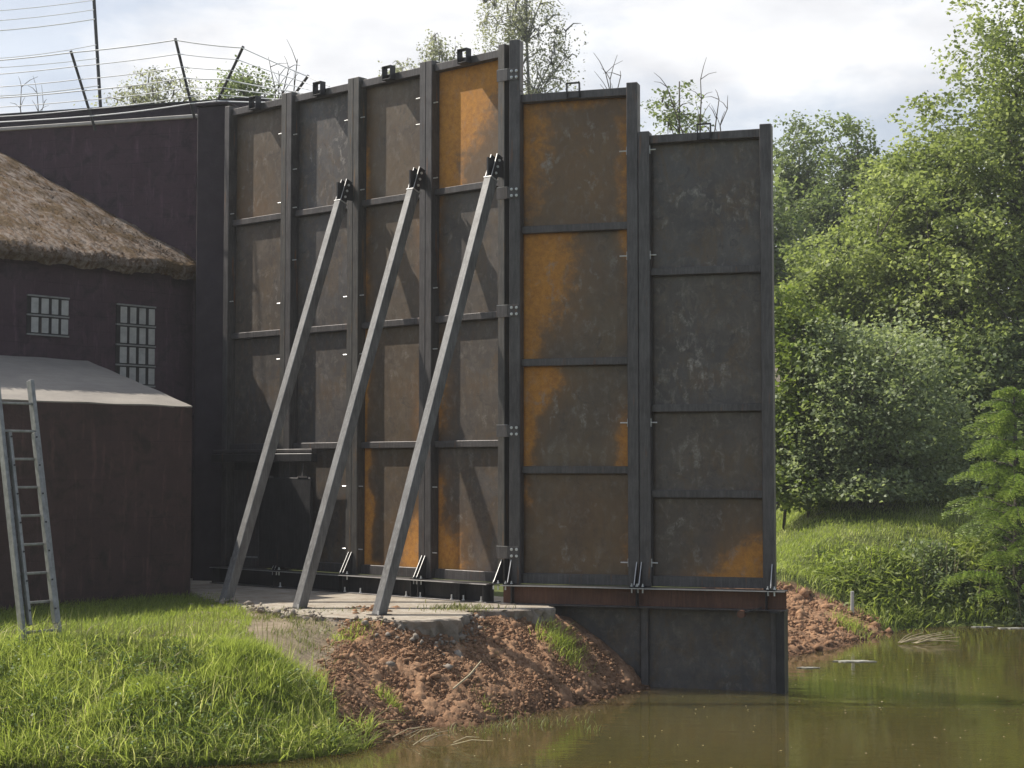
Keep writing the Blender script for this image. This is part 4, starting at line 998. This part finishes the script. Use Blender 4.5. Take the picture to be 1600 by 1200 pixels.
bare(35, 40, [(25, 130), (50, 140), (60, 160)], 'faint leafless tree at the far left above the wall', 4)
bare(960, 33, [(955, 118), (948, 108), (972, 112)], 'two bare twigs above the middle of the brown right-hand panel', 5)
bare(1110, 35, [(1098, 118), (1127, 150), (1140, 165), (1045, 130)], 'bare branches above the lifting lug of the lowest panel', 6)

# fresh-tipped conifer at the right edge
def conifer(px, Y, H, label):
    b = gbase(px, Y); root = empty('conifer_tree', b); tag(root, label, 'conifer'); rs = np.random.RandomState(41)
    m = MB(); m.tube([(0, 0, -0.3), (0.03, 0, H * 0.5), (0, 0, H)], [0.09, 0.06, 0.01], 8)
    Vs = []; tint = []; n = 0
    zz = 0.12
    while zz < H - 0.1:
        Lb = 1.55 * (1 - zz / H) ** 0.55 + 0.12
        for k in range(rs.randint(7, 10)):
            if rs.rand() < 0.12: continue
            a = rs.rand() * 6.28; L = Lb * rs.uniform(0.65, 1.12); dirv = np.array([math.cos(a), math.sin(a), 0]); side = np.array([-dirv[1], dirv[0], 0])
            z0 = zz + rs.uniform(-0.05, 0.05); path = []
            for j in range(9):
                q_ = j / 8; path.append(dirv * L * q_ + np.array([0, 0, z0 + 0.20 * L * math.sin(q_ * 2.3) - 0.10 * L * q_ * q_]))
            m.tube([Vector(p_) for p_ in path[::2]], [0.016, 0.013, 0.010, 0.006, 0.003], 4, cap=False)
            for j in range(2, 21):
                q_ = j / 20; p_ = np.array([np.interp(q_ * 8, range(9), [pp_[i] for pp_ in path]) for i in range(3)])
                for sgn in (-1, 1):
                    tl = (0.30 * L * (1 - q_ * 0.8) + 0.06) * rs.uniform(0.5, 1.1)
                    tdir = side * sgn * rs.uniform(0.3, 1.0) + dirv * rs.uniform(0.3, 1.0) + np.array([0, 0, rs.uniform(-0.45, 0.15)]); tdir /= np.linalg.norm(tdir)
                    ns = max(3, int(tl / 0.026))
                    for i in range(ns):
                        r_ = (i + 0.5) / ns; c = p_ + tdir * tl * r_ + np.array([0, 0, -0.10 * r_ * r_])
                        for sg in (-1, 1):
                            nd = tdir * 0.55 + np.cross(tdir, [0, 0, 1]) * sg * 0.75 + np.array([0, 0, rs.uniform(-0.2, 0.35)]); nd /= np.linalg.norm(nd)
                            nl = rs.uniform(0.035, 0.07); pw = np.array([0, 0, 1.0]) * 0.011 + tdir * 0.012
                            Vs += [c - pw, c + nd * nl * 0.6 + pw, c + nd * nl, c + nd * nl * 0.5 - pw]
                            tint.append(min(1, max(0, 0.2 + 0.75 * (r_ * 0.5 + q_ * 0.5) + rs.uniform(-0.15, 0.15))))
        zz += 0.22
    m.build('trunk', M['bark'], root, smooth=True)
    V = np.array(Vs); N = len(V) // 4
    mesh_np('foliage', V, [np.arange(4 * N).reshape(-1, 4)], M['needle'], root, attrs={'tint': np.repeat(tint, 4)})
conifer(1585, 27.6, 3.75, 'young conifer with fresh light green shoots overhanging the pond at the right edge')

# ------------------------------------------------------------------ grass and low plants
def blades(name, x, y, h, wd, lean, mat, label, cat, seed, tint, z=None):
    rs = np.random.RandomState(seed); n = len(x); z = height(x, y) - 0.02 if z is None else z
    a = rs.rand(n) * 6.28; ca, sa = np.cos(a), np.sin(a)
    l = lean * rs.rand(n) * h; la = rs.rand(n) * 6.28 * 0.6 + 3.6
    lx, ly = np.cos(la) * l, np.sin(la) * l
    P = lambda q_, w_, s_: np.stack([x + lx * q_ ** 2 + ca * w_ * s_, y + ly * q_ ** 2 + sa * w_ * s_, z + h * q_ * (1 - 0.25 * (l / h) * q_)], -1)
    V = np.stack([P(0, wd * 0.5, -1), P(0, wd * 0.5, 1), P(0.55, wd * 0.42, 1), P(0.55, wd * 0.42, -1), P(1.0, 0, 0)], 1).reshape(-1, 3)
    i = np.arange(n)[:, None] * 5
    o = mesh_np(name, V, [i + np.array([[0, 1, 2, 3]]), i + np.array([[3, 2, 4]])], mat, attrs={'tint': np.repeat(tint, 5)})
    return tag(o, label, cat, kind='stuff')
rs = np.random.RandomState(50)
def near_mask(x, y):
    sd_ = shore_sd(x, y); edge = -1.75 + 0.4 * (fbm(x * 2.2, y * 2.2, 2) - 0.5) + 0.45 * np.clip(15.6 - y, 0, 1)
    return np.where((sd_ > -0.05) & (x < edge), 1, 0) * (1 - sstep(15.85, 16.25, y + 0.12 * x + 0.35 + 0.3 * (fbm(x * 2, y * 2, 2) - 0.5)))
x, y = scatter(100000, -6.2, -0.9, 14.1, 16.9, near_mask, 51)
cl = fbm(x * 1.8, y * 1.8, 3); h = (0.08 + 0.26 * np.clip(cl - 0.25, 0, 1) * 1.2) * rs.uniform(0.5, 1.35, len(x))
h *= 1 + 0.5 * np.exp(-((x + 2.3) / 0.6) ** 2) * (y > 15.2); h *= np.clip((16.6 - y) * 1.2, 0.45, 1)
tt = np.clip(0.36 + 0.9 * (fbm(x * 1.2 + 9, y * 1.2, 3) - 0.4) + rs.uniform(-0.25, 0.35, len(x)), 0, 1)
blades('grass', x, y, h, 0.0085 * rs.uniform(0.6, 1.6, len(x)), 0.9, M['grass'], 'lush bright green grass on the near bank above the pond', 'grass', 52, tt)
x, y = scatter(2600, -6.2, -1.2, 14.15, 16.0, near_mask, 151)
blades('grass', x, y, rs.uniform(0.22, 0.42, len(x)), 0.009 * rs.uniform(0.7, 1.5, len(x)), 1.0, M['grass'], 'longer loose blades standing out of the near bank grass', 'grass', 152, np.clip(0.3 + 0.7 * rs.rand(len(x)), 0, 1))
x, y = scatter(6500, -6.4, -0.8, 13.9, 16.2, lambda x, y: np.where((shore_sd(x, y) > -0.08) & (shore_sd(x, y) < 0.16) & (x < -1.35), 1, 0), 153)
blades('grass', x, y, rs.uniform(0.08, 0.34, len(x)), 0.010 * rs.uniform(0.6, 1.4, len(x)), 2.2, M['grass'], 'long blades hanging over the water along the foot of the near bank', 'grass', 154, np.clip(0.1 + 0.9 * rs.rand(len(x)), 0, 1), np.maximum(height(x, y), -0.02))
x, y = scatter(1500, -6.2, -1.0, 14.1, 16.6, near_mask, 161)
blades('dead_straw', x, y, rs.uniform(0.10, 0.30, len(x)), 0.007 * rs.uniform(0.7, 1.5, len(x)), 2.6, M['drywood'], 'dead straw lying through the near bank grass', 'straw', 162, rs.rand(len(x)))
# broad-leaved weeds in the bank
x, y = scatter(7000, -6, -1.2, 14.25, 15.7, lambda x, y: near_mask(x, y) * np.clip((fbm(x * 2.5 + 5, y * 2.5 + 5, 4, 0.7) - 0.42) * 3, 0, 1), 53)
V, Fq = leaves(np.stack([x, y, height(x, y) + 0.03 + rs.rand(len(x)) * 0.20], -1), 0.026, rs, 1.2, 1.5)
tag(mesh_np('weeds', V, [Fq], M['weed'], attrs={'tint': np.repeat(rs.rand(len(x)), 4)}), 'broad leaved weeds mixed into the near bank grass', 'weeds', kind='stuff')
# short grass by the annex, its shade put into darker blade tints
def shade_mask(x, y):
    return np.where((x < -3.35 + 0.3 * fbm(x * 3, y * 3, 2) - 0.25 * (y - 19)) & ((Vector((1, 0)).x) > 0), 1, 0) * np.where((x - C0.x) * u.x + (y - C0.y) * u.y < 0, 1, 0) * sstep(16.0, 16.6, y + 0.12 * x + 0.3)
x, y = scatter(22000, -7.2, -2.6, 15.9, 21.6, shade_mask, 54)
blades('grass', x, y, rs.uniform(0.04, 0.14, len(x)), 0.007 * rs.uniform(0.6, 1.5, len(x)), 1.0, M['grass'], 'short grass at the foot of the annex, tinted darker for its shade', 'grass', 55, np.clip(rs.rand(len(x)) * 0.6, 0, 1))
# thin weeds on bare path and slab joints, spoil heap tufts
x, y = scatter(5200, -4.2, 0.9, 15.9, 19.4, lambda x, y: np.clip((fbm(x * 2.2 + 3, y * 2.2, 3) - 0.50) * 7, 0, 1) * (1 - dirt_mask(x, y) * 0.7), 56)
inslab = (x * 0 + 1)
z = np.maximum(height(x, y), 0) - 0.01
blades('grass', x, y, rs.uniform(0.03, 0.12, len(x)), 0.007 * rs.uniform(0.6, 1.4, len(x)), 1.2, M['seed'], 'thin dry weeds on the trampled strip before the slab', 'grass', 57, rs.rand(len(x)), z)
def tuft(cx, cy, n, r, h0, label, seed, mat='grass', z=None):
    r_ = np.random.RandomState(seed); x = cx + r_.normal(0, r, n); y = cy + r_.normal(0, r, n)
    o = blades('grass_tuft', x, y, h0 * r_.uniform(0.5, 1.3, n), 0.008 * r_.uniform(0.7, 1.4, n), 1.2, M[mat], label, 'grass tuft', seed, np.clip(0.3 + r_.rand(n) * 0.5, 0, 1), None if z is None else np.full(n, z))
    del o['kind']
    return o
tuft(-1.27, 16.6, 160, 0.07, 0.16, 'small grass tuft low on the near spoil heap beside the green bank', 61)
tuft(-1.75, 17.55, 260, 0.12, 0.12, 'grass tuft against the rubble at the left front of the slab', 62)
tuft(0.55, 19.0, 500, 0.13, 0.20, 'rough grass clump where the slab ends under the rusty beam', 63)
tuft(0.72, 18.8, 160, 0.07, 0.10, 'bright grass clump on the spoil heap below the slab end', 64)
tuft(-0.6, 19.2, 420, 0.22, 0.07, 'grass growing in the slab in front of the base beam', 65, 'seed', 0.965)
tuft(-0.25, 17.1, 70, 0.05, 0.10, 'tiny weed in the middle of the near spoil heap', 66)
tuft(5.3, 25.2, 300, 0.16, 0.22, 'grass clump on the far spoil slope by the wall end', 67)
# seed stems at the shade line
x, y = scatter(420, -5.0, -2.2, 15.9, 16.8, lambda x, y: np.ones_like(x), 58)
blades('seed_stems', x, y, rs.uniform(0.12, 0.34, len(x)), 0.006 + 0 * x, 0.35, M['seed'], 'tall thin seed stems along the edge of the shadow', 'seed stems', 59, 0.5 + 0.5 * rs.rand(len(x)))

# far bank meadow
def mead(x, y):
    return np.where(shore_sd(x, y) > 0.05, 1, 0) * (1 - dirt_mask(x, y)) * np.where(x > 2.5 + 0.12 * (y - 22), 1, 0)
x, y = scatter(85000, 3.2, 15, 23, 40, mead, 71)
nearb = np.exp(-np.clip(shore_sd(x, y), 0, 9) / 0.8)
h = (0.05 + 0.10 * fbm(x * 1.3, y * 1.3, 3) + 0.38 * nearb * fbm(x * 1.1 + 4, y * 1.1, 2)) * rs.uniform(0.5, 1.3, len(x))
tt = np.clip(0.62 + 0.9 * (fbm(x * 0.8, y * 0.8 + 7, 3) - 0.5) + rs.uniform(-0.25, 0.3, len(x)) - nearb * 0.3, 0, 1)
blades('grass', x, y, h, 0.014 * rs.uniform(0.6, 1.5, len(x)), 1.0, M['meadow'], 'sunlit meadow grass on the far bank below the trees', 'grass', 72, tt)
# waterside herbs on the far bank: separate clumps
spots = [(1395, 27.6, 0.55, 'meadow'), (1465, 27.9, 0.6, 'leaf_mid'), (1530, 28.0, 0.65, 'meadow'), (1585, 27.8, 0.6, 'leaf_grey'), (1350, 27.2, 0.4, 'meadow')]
labs = ['rushy plant clump at the left end of the far waterline', 'dark leafy plant clump on the far waterline', 'tall rushy clump on the far waterline below the conifer',
        'pale leafy bush where the far waterline leaves the picture', 'grassy plant clump beside the white stake']
for i, (px, Y, H_, mt) in enumerate(spots):
    b = gbase(px, Y); root = empty('waterside_plant', b); tag(root, labs[i], 'plant', 'plants along the far waterline'); r_ = np.random.RandomState(80 + i)
    n = 2600; c = r_.normal(0, 1, (n, 3)) * np.array([0.42, 0.35, 0]) + np.array([0, 0, 0]); c[:, 2] = r_.rand(n) ** 0.8 * H_ * np.exp(-(c[:, 0] ** 2 + c[:, 1] ** 2) * 1.6)
    zz = height(c[:, 0] + b[0], c[:, 1] + b[1]) - b[2]; c[:, 2] += np.maximum(zz, -b[2])
    V, Fq = leaves(c, 0.05 if 'leaf' in mt else 0.035, r_, 0.4, 1.8 if 'leaf' in mt else 5.0)
    mesh_np('leaves', V, [Fq], M[mt], root, attrs={'tint': np.repeat(np.clip(r_.rand(n) * 0.8, 0, 1), 4)})
    m = MB()
    for k in range(26):
        x_, y_ = r_.normal(0, 0.3, 2); z_ = max(float(height(x_ + b[0], y_ + b[1])) - b[2], -b[2]); m.tube([(x_, y_, z_), (x_ + r_.normal(0, 0.1), y_ - 0.05, z_ + H_ * r_.uniform(0.6, 1.25))], [0.006, 0.003], 4)
    m.build('stems', M['drywood'] if i % 2 else M['bark'], root)

# stake, floating reeds and bits
p_ = at(1328, 930, 26.2); m = MB(); m.bar((0, 0, -0.3), (0.01, 0, 0.27), 0.05, 0.03, up=(0, 1, 0)); o = m.build('stake', M['white_wood'], None, bevel=0.004, loc=(p_.x, p_.y, float(height(p_.x, p_.y)) + 0.1)); tag(o, 'short pale stake on the far bank beside the spoil', 'stake')
rr = random.Random(9); m = MB()
p_ = Vector((5.95, 24.3, 0.02))
for k in range(16):
    a = rr.gauss(0.35, 0.25); L = rr.uniform(0.3, 0.95); st = p_ + Vector((rr.uniform(-0.15, 0.15), rr.uniform(-0.12, 0.12), 0)); e = st + Vector((math.cos(a) * L, math.sin(a) * L, rr.uniform(0.0, 0.14))); m.tube([st, st.lerp(e, 0.5) + Vector((0, 0, 0.02)), e], [0.007, 0.006, 0.003], 4)
tag(m.build('dry_reeds', M['drywood']), 'bundle of dry reeds lying in the pond off the far spoil slope', 'reeds')
m = MB()
for k in range(9):
    st = Vector((rr.uniform(-1.2, -0.4), rr.uniform(15.3, 15.9), 0.02)); a = rr.uniform(-1.2, 0.8); L = rr.uniform(0.2, 0.5); e = st + Vector((math.cos(a) * L, math.sin(a) * L, rr.uniform(0.02, 0.12))); m.tube([st, st.lerp(e, 0.5) + Vector((0, 0, 0.03)), e], [0.005, 0.004, 0.002], 4)
tag(m.build('dry_twigs', M['drywood']), 'thin dry twigs trailing in the water below the green bank', 'twigs')
m = MB(); m.tube([(-0.62, 16.95, 0.33), (-0.45, 17.15, 0.45), (-0.33, 17.3, 0.58)], [0.010, 0.011, 0.008], 5)
tag(m.build('stick', M['drywood']), 'straw coloured stick lying on the near spoil heap', 'stick')
for (px, py, L, lab) in ((1330, 1031, 0.55, 'largest pale scum raft floating off the far spoil slope'), (1258, 1041, 0.30, 'narrow pale scum strip floating close to the wall end'), (1530, 978, 0.35, 'pale floating scrap near the far waterline plants'), (1575, 980, 0.5, 'pale floating scrap at the right edge by the far waterline')):
    Y = EYE * F / (py - HOR); x_ = (px - 800) / F * Y; m = MB(); N = 22; m.v = []
    for k in range(N):
        a = 6.283 * k / N; r_ = L * 0.5 * (0.7 + 0.5 * rr.random()); m.v.append((r_ * math.cos(a), 0.30 * r_ * math.sin(a), 0.012))
    for k in range(N): x__, y__, _ = m.v[k]; m.v.append((x__ * 1.04, y__ * 1.04, 0.001))
    m.f = [list(range(N))] + [[k, N + k, N + (k + 1) % N, (k + 1) % N] for k in range(N)]
    tag(m.build('floating_scum', M['scum'], loc=(x_, Y, 0.0)), lab, 'floating scum')
x, y = scatter(160, -1.3, 6, 12.5, 26, lambda x, y: np.where(shore_sd(x, y) < -0.1, 1, 0), 91)
V, Fq = leaves(np.stack([x, y, np.full(len(x), 0.006)], -1), 0.018, rs, 60, 1.6)
tag(mesh_np('floating_leaves', V, [Fq], M['drywood']), 'scattered specks and fallen leaves floating on the pond', 'floating leaves', kind='stuff')

# old shed half hidden behind the foliage at the wall end
b = gbase(1238, 41)
sh = empty('shed', b, R(-8)); tag(sh, 'dark old shed hidden in the foliage just right of the steel wall', 'shed')
MB().box(-0.9, 1.3, 0, 2, -0.3, 2.6).build('wall', M['wall_black'], sh)
m = MB(); m.prism([(-0.25, 2.58), (1.0, 3.9), (2.25, 2.58), (2.25, 2.7), (1.0, 4.05), (-0.25, 2.7)], 'x', -1.1, 1.5); m.build('roof', M['rubble'], sh)

# ------------------------------------------------------------------ air
m, nt = new_mat('haze_air'); t = NT(nt)
pv = t.n.new('ShaderNodeVolumePrincipled'); pv.inputs['Color'].default_value = (0.93, 0.95, 1.0, 1); pv.inputs['Density'].default_value = 0.0009; pv.inputs['Anisotropy'].default_value = 0.3
o_ = t.n.new('ShaderNodeOutputMaterial'); t.l.new(pv.outputs[0], o_.inputs['Volume'])
hz = MB().box(-60, 70, -15, 90, -3.0, 26).build('haze', m); tag(hz, 'thin pale summer haze filling the air around the pond', 'haze', kind='stuff')
